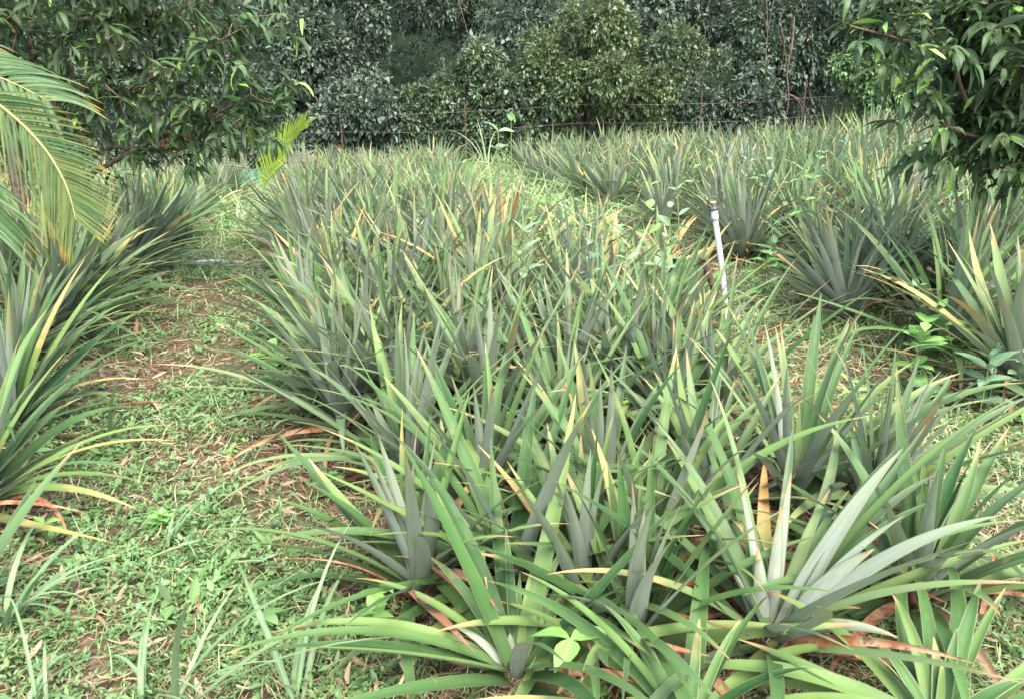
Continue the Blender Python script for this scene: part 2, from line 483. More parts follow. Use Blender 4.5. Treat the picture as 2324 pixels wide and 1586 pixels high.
def rosette_lines(g, n, L, k, u0=0.0, u1=1.0, spread=1.0, wmul=1.0):
    u = np.linspace(u0, u1, n) + g.normal(0, 0.03, n)
    u = np.clip(u, 0, 1)
    az = np.arange(n) * R(137.5) + g.normal(0, 0.22, n) + g.uniform(0, 6.28)
    el = R(87) - (R(64) * u ** 1.0) * spread + g.normal(0, R(8), n)
    ln = L * (0.42 + 0.62 * np.sin(np.clip(0.15 + u * 0.95, 0, 1) * math.pi * 0.62)) * g.uniform(0.82, 1.08, n)
    bend = -(R(5) + R(40) * u ** 1.4) * g.uniform(0.1, 2.1, n)
    sb = g.normal(0, R(20), n)
    rad = 0.012 + 0.03 * u
    B = np.stack([rad * np.cos(az), rad * np.sin(az), 0.14 - 0.10 * u], -1)
    C, S = arcs(B, az, el, ln, bend, sb, k, 1.5, g.normal(0, 0.15, n))
    C[..., 2] = np.maximum(C[..., 2], 0.03 + 0.02 * np.linspace(0, 1, k)[None])
    W = wmul * (0.036 + 0.028 * np.sin(np.clip(u * 1.2 + 0.15, 0, 1) * math.pi * 0.6)) * g.uniform(0.85, 1.15, n)
    age = np.clip(0.02 + 0.42 * u ** 2 + g.normal(0, 0.1, n) + (g.uniform(0, 1, n) < 0.10 + 0.06 * u) * g.uniform(0.3, 0.7, n), 0, 0.9)
    return C, S, W, g.uniform(0, 1, n), age


def dead_lines(g, n, L, k):
    az = g.uniform(0, 6.28, n)
    el = R(30) + g.normal(0, R(14), n)
    B = np.stack([0.045 * np.cos(az), 0.045 * np.sin(az), np.full(n, 0.05)], -1)
    C, S = arcs(B, az, el, L * g.uniform(0.45, 0.85, n), -g.uniform(R(35), R(90), n), g.normal(0, R(25), n), k, 1.0, g.normal(0, 0.6, n))
    C[..., 2] = np.maximum(C[..., 2], 0.02 + 0.03 * np.linspace(0, 1, k)[None])
    return C, S, g.uniform(0.022, 0.045, n), g.uniform(0, 1, n), np.full(n, 1.0)


GROUP = 'pineapple plants of the field'
LINKED = {}


def proto(seed, n, L, k, across, tilt=0.0, dead_n=5, spread=1.0):
    g = np.random.default_rng(seed)
    mb = MB()
    C, S, W, r, a = rosette_lines(g, n, L, k, spread=spread, wmul=1.02)
    C[..., 0] += tilt * C[..., 2]
    ribbons(mb, C, S, W, pine_prof(k), r, a, across, 0.17)
    m2 = MB()
    C, S, W, r, a = dead_lines(g, dead_n, L, k)
    ribbons(m2, C, S, W, pine_prof(k), r, a, across, 0.3)
    return mb.mesh('leaf_rosette', [M['pine']]), m2.mesh('dry_leaf_skirt', [M['pine']])


PROTO_MID = [proto(100 + i, 52 + 2 * i, 0.92 + 0.03 * (i % 3), 9, 3, dead_n=4 + i % 4) for i in range(8)]
PROTO_FAR = [proto(200 + i, 44 + 2 * i, 0.88 + 0.03 * (i % 3), 6, 3, dead_n=4) for i in range(6)]


def proto_low(seed):
    g = np.random.default_rng(seed)
    mb = MB()
    C, S, W, r, a = rosette_lines(g, 22, 0.78, 9, 0.25, 1.0, 1.2, 1.0)
    ribbons(mb, C, S, W, pine_prof(9), r, np.clip(a + 0.15, 0, 0.9), 3, 0.17)
    m2 = MB()
    C, S, W, r, a = dead_lines(g, 12, 0.85, 9)
    ribbons(m2, C, S, W, pine_prof(9), r, a, 3, 0.3)
    return mb.mesh('leaf_rosette', [M['pine']]), m2.mesh('dry_leaf_skirt', [M['pine']])


PROTO_LOW = [proto_low(250 + i) for i in range(4)]
PROTO_WIDE = [proto(270 + i, 46 + 2 * i, 0.92, 8, 3, 0.0, 6, 1.25) for i in range(5)]


def colour(o, yel, gry):
    o.color = (float(yel), float(gry), 0, 1)


def plant_copy(kind, i, x, y, rz, sc, yel, gry, label, lean=0.0):
    root = empty('pineapple_plant', (x, y, float(gz(x, y)) - 0.01), rz)
    root.scale = (sc, sc, sc * random.uniform(0.95, 1.15))
    root.rotation_euler = (Matrix.Rotation(lean + random.gauss(0, 0.13), 3, 'Y') @ Matrix.Rotation(random.gauss(0, 0.13), 3, 'X') @ Matrix.Rotation(rz, 3, 'Z')).to_euler()
    protos = {'mid': PROTO_MID, 'far': PROTO_FAR, 'low': PROTO_LOW, 'wide': PROTO_WIDE}[kind]
    for me, nm in zip(protos[i % len(protos)], ('leaf_rosette', 'dry_leaf_skirt')):
        c = bpy.data.objects.new(nm, me); COL.objects.link(c); c.parent = root
        colour(c, yel, gry)
    tag(root, label, 'pineapple plant', GROUP)
    return root


def leaf_part(parent, C, S, W, r, a, yel, gry, spines=70, name='leaf', label=None, lift=0.17):
    mb = MB()
    k = C.shape[0]
    ribbons(mb, C[None], S[None], np.array([W]), pine_prof(k), np.array([r]), np.array([a]), 5, lift, spines=spines)
    o = mb.build(name, M['pine'], parent)
    colour(o, yel, gry)
    if label: o['label'] = label
    return o


def hero(px, py, L, tips, seed, label, yel=0.0, gry=0.3, fill=22, hmul=1.0, dead_n=4, k=15, spines=80, fill_u=(0.0, 1.0), W0=0.047):
    """a near plant, one mesh per leaf; tips are where leaf ends show in the picture: (px, py, reach, colour age, side)"""
    g = np.random.default_rng(seed)
    base = ground_at(px, py)
    root = empty('pineapple_plant', (base[0], base[1], base[2] - 0.01))
    tag(root, label, 'pineapple plant', GROUP)
    O = np.array([base[0], base[1], base[2] - 0.01])
    for tp in tips:
        tx, ty = tp[0], tp[1]
        away = tp[2] if len(tp) > 2 else 0.25
        age = tp[3] if len(tp) > 3 else 0.25
        wid = tp[4] if len(tp) > 4 else 1.0
        d = ray(tx, ty); c0 = np.array([0, 0, CAM_H])
        crown = O + np.array([0, 0, 0.09])
        near = c0 + d * float(np.dot(crown - c0, d))
        dm = np.linalg.norm(near - crown)
        P = near + d * dm * away
        if P[2] < O[2] + 0.05:                      # keep the tip above the ground
            P = c0 + d * ((CAM_H - O[2] - 0.05) / -d[2])
        rel = P - O
        h = rel - np.array([0, 0, 0.09])
        azv = math.atan2(h[1], h[0])
        b0 = np.array([0.03 * math.cos(azv), 0.03 * math.sin(azv), 0.08])
        dist = np.linalg.norm(rel - b0)
        flat = math.hypot(h[0], h[1])
        lift = 0.10 + 0.16 * flat / max(dist, 1e-3)
        ctl = b0 + (rel - b0) * 0.48 + np.array([0, 0, dist * lift])
        C = bez(b0, ctl, rel, k)
        T = norm(np.gradient(C, axis=0))
        rad = np.array([math.cos(azv), math.sin(azv), 0])
        Nn = norm(np.array([0, 0, 1.0]) - 0.25 * rad)
        S = norm(np.cross(np.tile(Nn, (k, 1)), T))
        if flat < 0.10:
            S = np.tile(np.array([-math.sin(azv), math.cos(azv), 0]), (k, 1))
        if away < -0.05:                            # young heart leaves turn their pale backs outward
            d_ = norm(d - T * (T @ d)[:, None])
            S = norm(np.cross(d_ + 0.15 * np.array([math.cos(azv), math.sin(azv), 0]), T))
        tw = g.normal(0, 0.25)
        Nv = np.cross(T, S); S = S * math.cos(tw) + Nv * math.sin(tw)
        Wl = W0 * wid * g.uniform(0.9, 1.1) * min(1.0, 0.72 + dist * 0.45)
        leaf_part(root, C, S, Wl, g.uniform(0, 1), age, yel, gry, spines)
    if fill:
        C, S, W, r, a = rosette_lines(g, fill, L, k, fill_u[0], fill_u[1], wmul=0.84)
        C[..., 2] *= hmul
        for i in range(fill):
            leaf_part(root, C[i], S[i], W[i], r[i], a[i], yel, gry, spines)
    if dead_n:
        C, S, W, r, a = dead_lines(g, dead_n, L, k)
        for i in range(dead_n):
            leaf_part(root, C[i], S[i], W[i], r[i], a[i], yel, gry, 0, 'dry_leaf', 'withered orange brown leaf', 0.32)
    return root


def zb(x, y):
    return (0.8627 * (900 + x / 2.2656), 0.8627 * (1138 + y / 2.2656))


def zc(x, y):
    return (0.8627 * (1794 + x / 2.2656), 0.8627 * (1138 + y / 2.2656))


def zd(x, y):
    return (0.8627 * (1794 + x / 2.2656), 0.8627 * (500 + y / 2.2656))


def ze(x, y):
    return (0.8627 * (900 + x / 2.2656), 0.8627 * (500 + y / 2.2656))


def T_(p, *a):
    return (p[0], p[1]) + a


hero(1172, 1560, 0.8, [
    (490, 1490, 0.1, 0.25), (612, 1437, 0.25, 0.15), T_(zb(80, 865), 0.3, 0.15), T_(zb(510, 730), 0.3, 0.05, 0.9), T_(zb(975, 565), 0.15, 0.0, 0.8),
    T_(zb(1340, 650), 0.35, 0.05, 0.75), T_(zb(1130, 800), 0.1, 0.0, 0.6), T_(zb(1390, 895), 0.3, 0.05, 0.6), T_(zb(1840, 880), 0.2, 0.5, 0.9),
    T_(zb(330, 1260), 0.0, 0.5, 0.7), T_(zb(30, 1470), 0.0, 0.55, 0.7), T_(zb(1000, 1195), -0.25, 0.0, 0.95), T_(zb(1060, 1260), -0.2, 0.0, 0.7),
    T_(zb(440, 1010), 0.2, 0.3, 0.6), T_(zb(660, 1150), -0.2, 0.0, 0.7), (1560, 1332, 0.3, 0.55), T_(zb(1060, 830), 0.2, 0.05, 0.5)],
    11, 'green toothed pineapple plant at the bottom centre with a pale heart', 0.0, 0.05, 16, dead_n=5, fill_u=(0.45, 1.0))
hero(1165, 1345, 0.85, [
    (1216, 862, 0.15, 0.05, 1.15), (765, 815, 0.35, 0.1, 1.15), (752, 1058, 0.35, 0.5, 1.1), (755, 1130, 0.3, 0.35, 1.1), (552, 1243, 0.2, 0.55, 0.9),
    (575, 1285, 0.15, 0.4, 0.9), T_(zb(620, 150), 0.4, 0.1, 0.6), T_(zb(690, 455), 0.2, 0.1, 0.6), T_(zb(1205, 240), 0.5, 0.85, 0.9), T_(zb(885, 225), 0.4, 0.8, 0.9),
    T_(zb(1450, 905), 0.1, 0.55, 0.8), T_(zb(1830, 215), 0.5, 0.4, 0.8), T_(zb(560, 1140), 0.0, 0.7, 0.8), (1600, 1207, 0.35, 0.55, 0.9)],
    12, 'pineapple plant with one tall dark green leaf standing upright behind the bottom centre plant', 0.05, 0.05, 22, dead_n=7, fill_u=(0.3, 1.0))
hero(1745, 1478, 0.85, [
    (1612, 860, 0.3, 0.25, 0.8), T_(zc(330, 240), -0.15, 0.0, 0.7), T_(zc(650, 235), -0.2, 0.0, 1.1), T_(zc(590, 440), -0.3, 0.0, 1.1), T_(zc(450, 680), -0.4, 0.0, 1.25),
    T_(zc(660, -30), 0.4, 0.1, 0.8), T_(zc(820, 740), -0.25, 0.0, 0.8), T_(zc(1150, 690), -0.35, 0.0, 1.35), T_(zc(1320, 90), -0.1, 0.05, 1.25), T_(zc(1530, 240), 0.4, 0.2, 0.8),
    (2325, 890, 0.4, 0.05, 1.2), T_(zc(1520, 400), 0.3, 0.0, 1.0), T_(zc(1905, 490), -0.2, 0.15, 1.15), (2330, 1180, 0.3, 0.15, 1.0), (2335, 1248, 0.2, 0.25, 1.2),
    T_(zc(1070, 1045), 0.0, 0.2, 1.1), T_(zc(1290, 1220), -0.2, 0.0, 1.1), T_(zc(600, 940), 0.1, 0.2, 0.6), T_(zc(1330, 490), -0.25, 0.2, 0.7), T_(zc(885, 330), 0.4, 0.1, 1.0),
    (1415, 990, 0.0, 0.1, 1.1), (1245, 1060, 0.2, 0.6, 0.9), T_(zc(1000, 340), 0.5, 0.1, 0.8), T_(zc(1010, 690), 0.2, 0.1, 0.7), T_(zc(440, 560), 0.25, 0.0, 0.9), T_(zc(300, 830), -0.3, 0.0, 1.2)],
    13, 'large pale silvery pineapple plant in the lower right corner region', 0.0, 0.30, 20, dead_n=6, fill_u=(0.4, 1.0))
hero(1560, 1690, 0.6, [
    T_(zb(1060, 825), 0.0, 0.2, 1.0), T_(zb(865, 880), 0.25, 0.45, 0.8), T_(zb(1560, 1020), 0.1, 0.35, 0.9), T_(zc(770, 1400), 0.1, 0.45, 1.1), T_(zc(105, 1105), 0.3, 0.8, 0.7),
    T_(zc(350, 1110), 0.3, 0.3, 0.7), T_(zc(530, 950), 0.4, 0.3, 0.9), T_(zb(1690, 1580), 0, 0.7, 0.8)],
    14, 'yellowish green pineapple plant cut by the bottom edge right of the broad weed', 0.1, 0.0, 12, dead_n=3, fill_u=(0.78, 1.0))
hero(2120, 1700, 0.6, [
    T_(zc(1110, 1205), 0.2, 0.25, 0.9), T_(zc(1640, 1160), 0.2, 0.35, 0.9), T_(zc(1250, 955), 0.5, 0.2, 0.8), T_(zc(1090, 1290), 0.1, 0.7, 0.7), T_(zc(1500, 1215), 0.3, 0.8, 0.7),
    T_(zc(1550, 1350), 0.1, 0.6, 0.6), T_(zc(1780, 880), 0.4, 0.15, 1.0), (1450, 1530, 0.2, 0.3, 1.0), (2330, 1540, 0.2, 0.4, 1.0), T_(zc(1930, 920), 0.4, 0.3, 0.8)],
    15, 'yellow edged pineapple plant cut by the bottom right corner', 0.1, 0.0, 14, dead_n=4, fill_u=(0.75, 1.0))
hero(1800, 1165, 0.9, [
    T_(zd(300, 570), 0.0, 0.35, 0.9), T_(zd(240, 640), 0.35, 0.6, 0.9), T_(zd(830, 610), 0.45, 0.3, 1.1), T_(zd(790, 740), 0.4, 0.35, 1.1), T_(zd(1000, 790), 0.4, 0.2, 0.9),
    T_(zd(1050, 805), 0.4, 0.2, 0.9), T_(zd(1345, 805), 0.5, 0.25, 1.0), T_(zd(490, 780), -0.1, 0.3, 0.7), T_(zd(555, 810), 0.3, 0.6, 0.8), T_(zd(205, 830), 0.3, 0.1, 0.9),
    (2330, 868, 0.5, 0.6, 1.2), T_(zd(1660, 1090), 0.3, 0.5, 1.0), T_(zd(1900, 1240), 0.2, 0.5, 0.9), T_(zd(10, 850), 0.3, 0.2, 0.8), T_(zd(300, 1100), 0.1, 0.6, 0.8),
    T_(zd(420, 900), 0.2, 0.0, 0.9), T_(zd(700, 1270), 0, 0.1, 0.9), T_(zd(1180, 1350), 0.1, 0.4, 1.0), (2325, 1085, 0.3, 0.5, 0.8)],
    16, 'tall pineapple plant with reddish brown tips behind the large silvery plant on the right', 0.05, 0.3, 24, dead_n=6, fill_u=(0.2, 1.0))
hero(1470, 1300, 0.85, [
    T_(zb(1590, 285), 0.3, 0.8, 1.0), T_(zb(1290, 530), 0.2, 0.45, 1.0), T_(zb(1210, 560), 0.15, 0.5, 0.8), T_(zb(1500, 230), 0.4, 0.6, 0.9), T_(zb(1620, 10), 0.45, 0.25, 1.0),
    T_(zb(1710, 385), 0.3, 0.1, 0.9), T_(zb(1870, 10), 0.5, 0.5, 1.0), T_(zb(1200, 690), 0.1, 0.5, 0.9), T_(zb(1360, 1010), 0.0, 0.7, 0.7), T_(zb(2010, 190), 0.4, 0.3, 0.9)],
    23, 'pineapple plant in the dark gap between the upright dark leaf and the large silvery plant', 0.1, 0.1, 26, dead_n=7, fill_u=(0.25, 1.0))
hero(930, 1100, 0.85, [
    (545, 962, 0.3, 0.45, 1.0), (700, 832, 0.35, 0.1, 0.9), T_(ze(480, 990), 0.3, 0.1, 0.8), T_(ze(440, 1200), -0.3, 0.0, 1.0), T_(ze(170, 1260), -0.3, 0.0, 1.2), T_(ze(110, 1310), -0.2, 0.5, 0.8),
    T_(ze(160, 1110), 0.3, 0.05, 0.8), T_(ze(430, 740), 0.45, 0.3, 1.0), T_(ze(510, 910), 0.3, 0.5, 0.8), T_(ze(200, 840), 0.4, 0.6, 1.0), (560, 1085, 0.3, 0.6, 0.8), (600, 880, 0.4, 0.4, 0.9), (620, 1010, 0.2, 0.3, 0.9)],
    17, 'pineapple plant left of centre on the path edge with a pale green heart', 0.0, 0.35, 30, dead_n=6, fill_u=(0.0, 1.0))
hero(1275, 1035, 0.85, [
    T_(ze(680, 580), 0.4, 0.5, 0.9), T_(ze(1010, 620), 0.3, 0.2, 0.9), T_(ze(940, 520), 0.4, 0.3, 0.9), T_(ze(1210, 1070), -0.2, 0.1, 0.8), T_(ze(1380, 1040), 0.2, 0.3, 0.8), T_(ze(1600, 820), 0.4, 0.4, 0.9),
    T_(ze(880, 930), 0.2, 0.3, 0.7), T_(ze(1390, 1160), -0.3, 0.0, 0.9), T_(ze(1060, 1055), 0.1, 0.5, 0.8), T_(ze(340, 850), 0.3, 0.45, 1.0), T_(ze(1620, 1190), 0.2, 0.3, 0.9), T_(ze(1140, 770), 0.3, 0.45, 1.0), T_(ze(1920, 560), 0.5, 0.2, 0.9), T_(ze(1640, 790), 0.4, 0.1, 1.0)],
    18, 'dense green and grey pineapple plant in the very centre of the photograph', 0.0, 0.35, 30, dead_n=5, fill_u=(0.0, 1.0))
hero(1520, 1000, 0.85, [
    T_(ze(1500, 340), 0.4, 0.1, 0.9), T_(ze(1500, 560), 0.3, 0.35, 0.9), T_(ze(2020, 700), 0.4, 0.2, 1.0), (1660, 850, 0.4, 0.5, 1.0), T_(ze(1930, 1040), 0.2, 0.35, 0.8), T_(ze(1740, 1030), 0.1, 0.0, 0.8)],
    19, 'pineapple plant beside the opposite leaved weed right of centre', 0.0, 0.35, 38, dead_n=5)
hero(35, 985, 0.95, [(330, 820, 0.2, 0.5), (345, 862, 0.1, 0.85), (240, 760, 0.3, 0.3), (270, 640, 0.4, 0.3), (110, 585, 0.4, 0.6), (25, 560, 0.4, 0.2), (160, 590, 0.5, 0.3), (300, 900, 0.1, 0.5), (280, 690, 0.4, 0.25)],
     20, 'yellow green pineapple plant at the left edge of the picture leaning over the path', 0.22, 0.1, 44, dead_n=4)
hero(-45, 1175, 0.85, [(330, 1095, 0.2, 0.45), (312, 1155, 0.1, 0.6), (250, 1010, 0.3, 0.5), (190, 900, 0.4, 0.5), (320, 985, 0.3, 0.5), (220, 835, 0.4, 0.1), (80, 860, 0.4, 0.4)],
     21, 'pineapple plant cut by the left edge below the yellow green one', 0.15, 0.1, 36, dead_n=4)
hero(-90, 1430, 0.6, [(150, 1365, 0.0, 0.93), (20, 1250, 0.3, 0.1), (75, 1305, 0.1, 0.1), (60, 1420, 0.0, 0.1)],
     22, 'pineapple plant with a drooping red brown leaf at the lower left edge', 0.0, 0.2, 14, dead_n=2)

def near_plant(x, y, seed, label, yel, gry, L=0.86, n=46, lean=0.0, spines=60):
    g = np.random.default_rng(seed)
    root = empty('pineapple_plant', (x, y, float(gz(x, y)) - 0.01))
    tag(root, label, 'pineapple plant', GROUP)
    root.rotation_euler = (g.normal(0, 0.1), lean + g.normal(0, 0.1), 0)
    C, S, W, r, a = rosette_lines(g, n, L, 12, wmul=0.93)
    for i in range(len(C)):
        leaf_part(root, C[i], S[i], W[i], r[i], a[i], yel, gry, spines)
    C, S, W, r, a = dead_lines(g, 10, L, 10)
    for i in range(len(C)):
        leaf_part(root, C[i], S[i], W[i], r[i], a[i], yel, gry, 0, 'dry_leaf', 'withered orange brown leaf', 0.3)


for i, (px, py, lab, ye, gr_, L) in enumerate((
        (1095, 1175, 'green pineapple plant between the pale hearted path side plant and the upright dark leaf', 0.05, 0.2, 0.8),
        (1370, 1190, 'low pineapple plant with withered red leaves just below the central plant', 0.15, 0.2, 0.75),
        (1610, 1190, 'pineapple plant under the opposite leaved weed left of the tall brown tipped plant', 0.1, 0.35, 0.75),
        (1110, 985, 'grey green pineapple plant squeezed in left of the central plant', 0.0, 0.45, 0.88),
        (1400, 935, 'dark green pineapple plant right behind the central plant', 0.0, 0.3, 0.9),
        (930, 935, 'pineapple plant behind the pale hearted path side plant', 0.05, 0.4, 0.9),
        (790, 985, 'pineapple plant leaning over the path behind the pale hearted plant', 0.05, 0.4, 0.85),
        (1640, 960, 'pineapple plant left of the foot of the white riser', 0.15, 0.3, 0.9),
        (1960, 1180, 'pineapple plant right of the tall brown tipped plant', 0.1, 0.4, 0.75),
        (1450, 1480, 'dark low pineapple plant in the gap left of the large silvery plant', 0.1, 0.1, 0.66),
        (1330, 1400, 'half hidden pineapple plant right behind the bottom centre plant', 0.15, 0.1, 0.7),
        (2080, 1390, 'low green pineapple plant at the right of the large silvery plant', 0.1, 0.15, 0.7),
        (960, 1370, 'pineapple plant low on the path side left of the bottom centre plant', 0.1, 0.1, 0.7))):
    b_ = ground_at(px, py)
    near_plant(b_[0], b_[1], 700 + i, lab, ye, gr_, L, 40, -0.2 if px < 1000 else 0.0)

# beds: rows of plants, the nearest ones with every leaf a part
ORD = ['first', 'second', 'third', 'fourth', 'fifth', 'sixth', 'seventh', 'eighth', 'ninth', 'tenth', 'eleventh', 'twelfth', 'thirteenth', 'fourteenth', 'fifteenth', 'sixteenth', 'seventeenth', 'eighteenth', 'nineteenth', 'twentieth']


def tone(yel, gry):
    return 'yellowing orange' if yel > 0.45 else ('yellow green' if yel > 0.22 else ('grey green' if gry > 0.55 else 'green'))


BEDS = [
    ('middle bed', [1.75, 3, 5, 7.76, 12.6, 17.5], [-0.1, -0.62, -1.3, -2.15, -3.45, -4.7],
     [1.75, 2.7, 4.2, 5, 5.8, 7.4, 9, 13, 17.5], [0.8, 1.15, 1.05, 0.75, 0.2, -0.3, -0.6, -1.0, -1.4], 3.75, 17.2, 0.58, 0.58, 'left path'),
    ('right bed', [4.2, 5.2, 6.6, 7.75, 9.5, 13, 19], [3.55, 3.35, 2.95, 2.4, 1.85, 1.0, 0.1],
     [4.2, 19], [4.2, 14.0], 4.7, 18.8, 0.80, 0.80, 'right path'),
    ('left bed', [3.0, 6, 9.4, 13.6, 18], [-2.6, -4.7, -7.0, -9.6, -12.2],
     [3.0, 5.0, 6, 9.4, 13.6, 18], [-2.6, -3.15, -3.5, -4.35, -5.3, -6.2], 4.4, 17.0, 0.95, 0.85, 'left path'),
]
cnt = 0
for bed, ly, lx, ry, rx, y0, y1, dy, dx, ref in BEDS:
    y = y0; row = 0
    while y < y1:
        xa, xb = float(np.interp(y, ly, lx)), float(np.interp(y, ry, rx))
        step = dx * (1 + 0.02 * max(0, y - 9))
        nc = max(1, int(round((xb - xa) / step)) + 1)
        if bed != 'middle bed' and xb - xa < 0.4: nc = 1
        for c in range(nc):
            x = xa + (xb - xa) * (c + (0.5 if row % 2 else 0.15) * (nc > 1)) / max(1, nc - (0.35 if nc > 1 else 0)) + random.gauss(0, 0.07)
            if bed == 'left bed': col_i = nc - 1 - c
            else: col_i = c
            yy = y + random.gauss(0, 0.08)
            if abs(x) > 0.74 * yy + 0.9: continue
            if math.hypot(x - 1.5, yy - 5.0) < 0.38: continue
            yel = max(0, random.gauss(0.04, 0.12)); gry = min(1, max(0, random.gauss(0.42, 0.22)))
            if bed == 'middle bed' and yy > 5.4 and yy < 9.5 and x > -0.1:
                yel = random.uniform(0.3, 0.85)
            if bed == 'right bed' and yy < 9 and random.random() < 0.4:
                yel = random.uniform(0.2, 0.45)
            if bed == 'left bed' and yy < 7.5:
                gry = 0.5; yel = 0.0
            tn = tone(yel, gry)
            if row < 9:
                label = f'{tn} pineapple plant of the {bed}, {ORD[row]} line back, {ORD[min(col_i, 19)]} from the {ref}'
            else:
                side = 'near ' + ref if col_i < nc / 2 else 'away from ' + ref
                label = f'small {tn} pineapple at the far end of the {bed} {side}'
            sc = random.uniform(0.92, 1.12) * (1.06 if bed == 'right bed' else 1.0)
            near = yy < 4.75
            lean = 0.0
            if bed == 'middle bed' and col_i == 0: lean = -0.34
            if bed == 'left bed' and col_i == 0: lean = 0.32
            if bed == 'right bed' and col_i == 0: lean = -0.25
            if near:
                g = np.random.default_rng(500 + cnt)
                root = empty('pineapple_plant', (x, yy, float(gz(x, yy)) - 0.01))
                tag(root, label, 'pineapple plant', GROUP)
                root.rotation_euler = (g.normal(0, 0.08), lean * 0.8 + g.normal(0, 0.08), 0)
                C, S, W, r, a = rosette_lines(g, 52, 0.92 * sc, 12, wmul=0.95)
                for i in range(len(C)):
                    leaf_part(root, C[i], S[i], W[i], r[i], a[i], yel, gry, 50)
                C, S, W, r, a = dead_lines(g, 4, 0.8, 10)
                for i in range(len(C)):
                    leaf_part(root, C[i], S[i], W[i], r[i], a[i], yel, gry, 0, 'dry_leaf', 'withered orange brown leaf', 0.3)
            else:
                plant_copy(('wide' if bed == 'right bed' and random.random() < 0.6 else 'mid') if yy < 9.5 else 'far', random.randrange(40), x, yy, random.uniform(0, 6.28), sc, yel, gry, label, lean)
            cnt += 1
        y += dy * (1 + 0.015 * max(0, y - 9)); row += 1
for px, py, lab, gr_ in ((120, 770, 'dark green pineapple plant behind the yellow green one at the left edge', 0.3), (205, 715, 'dark grey green pineapple plant spreading over the left path under the palm frond', 0.4),
                         (40, 700, 'pineapple plant under the hanging palm frond tips', 0.4), (150, 650, 'shaded pineapple plant straight below the hanging palm frond', 0.5),
                         (2310, 900, 'pineapple plant at the right edge with long low leaves over the path', 0.3), (2230, 700, 'yellow green pineapple plant by the pale lobed weed at the right', 0.3),
                         (400, 545, 'fine leaved bluish pineapple plant standing alone halfway down the left path', 0.6), (300, 520, 'pineapple plant left of the bluish one halfway down the left path', 0.5),
                         (520, 460, 'dark pineapple plant at the end of the left path before the young palm', 0.5), (440, 470, 'grey pineapple plant behind the bluish one on the left path', 0.6),
                         (240, 560, 'dark pineapple plant behind the palm frond tips', 0.4), (360, 470, 'pale pineapple plant in the grassy far left', 0.7),
                         (1930, 730, 'pineapple plant on the near edge of the right bed above the grassy path', 0.4),
                         (2130, 800, 'sprawling pineapple plant on the path side of the right bed', 0.3), (1690, 600, 'upright grey pineapple plant straight behind the white riser', 0.6),
                         (2010, 690, 'grey green pineapple plant nearest the riser in the right bed', 0.6)):
    b = ground_at(px, py)
    plant_copy('mid', cnt, b[0], b[1], random.uniform(0, 6), 1.08, 0.1, gr_, lab, 0.15 if px < 300 else -0.15)
    cnt += 1
for i, (px, py) in enumerate(((1130, 640), (1210, 600), (1290, 655), (1370, 720), (1450, 690), (1530, 760), (1400, 640), (1180, 560), (1500, 640), (1320, 590), (1100, 580), (1560, 700))):
    b = ground_at(px, py)
    plant_copy('low', i, b[0], b[1], random.uniform(0, 6), random.uniform(0.85, 1.1), random.uniform(0.2, 0.75), 0.3, 'low dying orange pineapple plant in the weedy strip left of the white riser')
    cnt += 1
print('pineapple plants in beds', cnt)


# ------------------------------------------------------------------ foliage helpers
def leaf_prof(k, p=0.42):
    t = np.linspace(0, 1, k)
    w = np.where(t < p, np.sin(np.clip(t / p, 0, 1) * math.pi / 2) ** 0.8, np.clip(1 - ((t - p) / (1 - p)) ** 1.7, 0, 1))
    w[0] = max(w[0], 0.06); w[-1] = 0.02
    return w


def spray(mb, P, D, n, L, W, spread, droop, k=3, mat=0, age=0.2, prof=0.42, g=None, lift=0.14, wave=None):
    """n leaves fanned round each twig point P pointing along D (elevation, azimuth)"""
    g = g or rng
    m = len(P)
    az = np.repeat(np.arctan2(D[:, 1], D[:, 0]), n) + g.normal(0, spread, m * n)
    el = np.repeat(np.arcsin(np.clip(D[:, 2], -1, 1)), n) + g.normal(0, spread * 0.8, m * n) - droop * 0.25
    B = np.repeat(P, n, 0) + g.normal(0, 0.25, (m * n, 3)) * L
    ln = L * g.uniform(0.35, 1.2, m * n)
    C, S = arcs(B, az, el, ln, -g.uniform(-0.2, 1.1, m * n) * droop, g.normal(0, 0.25, m * n), k, 1.0, g.normal(0, 0.5, m * n))
    ag = np.clip(g.normal(age, 0.18, m * n), 0, 1)
    rr = np.clip(np.repeat(g.uniform(0, 1, m), n) * 0.6 + g.uniform(0, 0.4, m * n), 0, 1)
    ribbons(mb, C, S, W * (ln / L), leaf_prof(k, prof), rr, ag, 3, lift, mat, wave)


def lumpy(g, centre, rad, n, lumps=9, shell=0.4, front=True, zmin=-9):
    """points and outward directions on an uneven crown made of several lobes"""
    c = np.asarray(centre, float); rad = np.asarray(rad, float)
    lumps = int(lumps * 2.4)
    lc = norm(g.normal(0, 1, (lumps, 3))) * g.uniform(0.35, 0.95, (lumps, 1))
    lc[:, 1] = -np.abs(lc[:, 1]) * 0.9
    lr = g.uniform(0.14, 0.36, lumps)
    which = g.choice(lumps, n, p=lr ** 2 / (lr ** 2).sum())
    d = norm(g.normal(0, 1, (n, 3)))
    if front:
        d[:, 1] = np.where(d[:, 1] > 0.35, -d[:, 1], d[:, 1])
    p = (lc[which] + d * (lr[which] * (1 - shell * g.uniform(0, 1, n) ** 2))[:, None])
    # drop what lies well inside another lobe
    dist = np.linalg.norm(p[:, None] - lc[None], axis=2) / lr[None]
    keep = dist.min(1) > 0.5
    P = c + p * rad
    keep &= P[:, 2] > zmin
    D = norm(d * 0.7 + np.array([0, -0.15, -0.05]))
    return P[keep], D[keep]


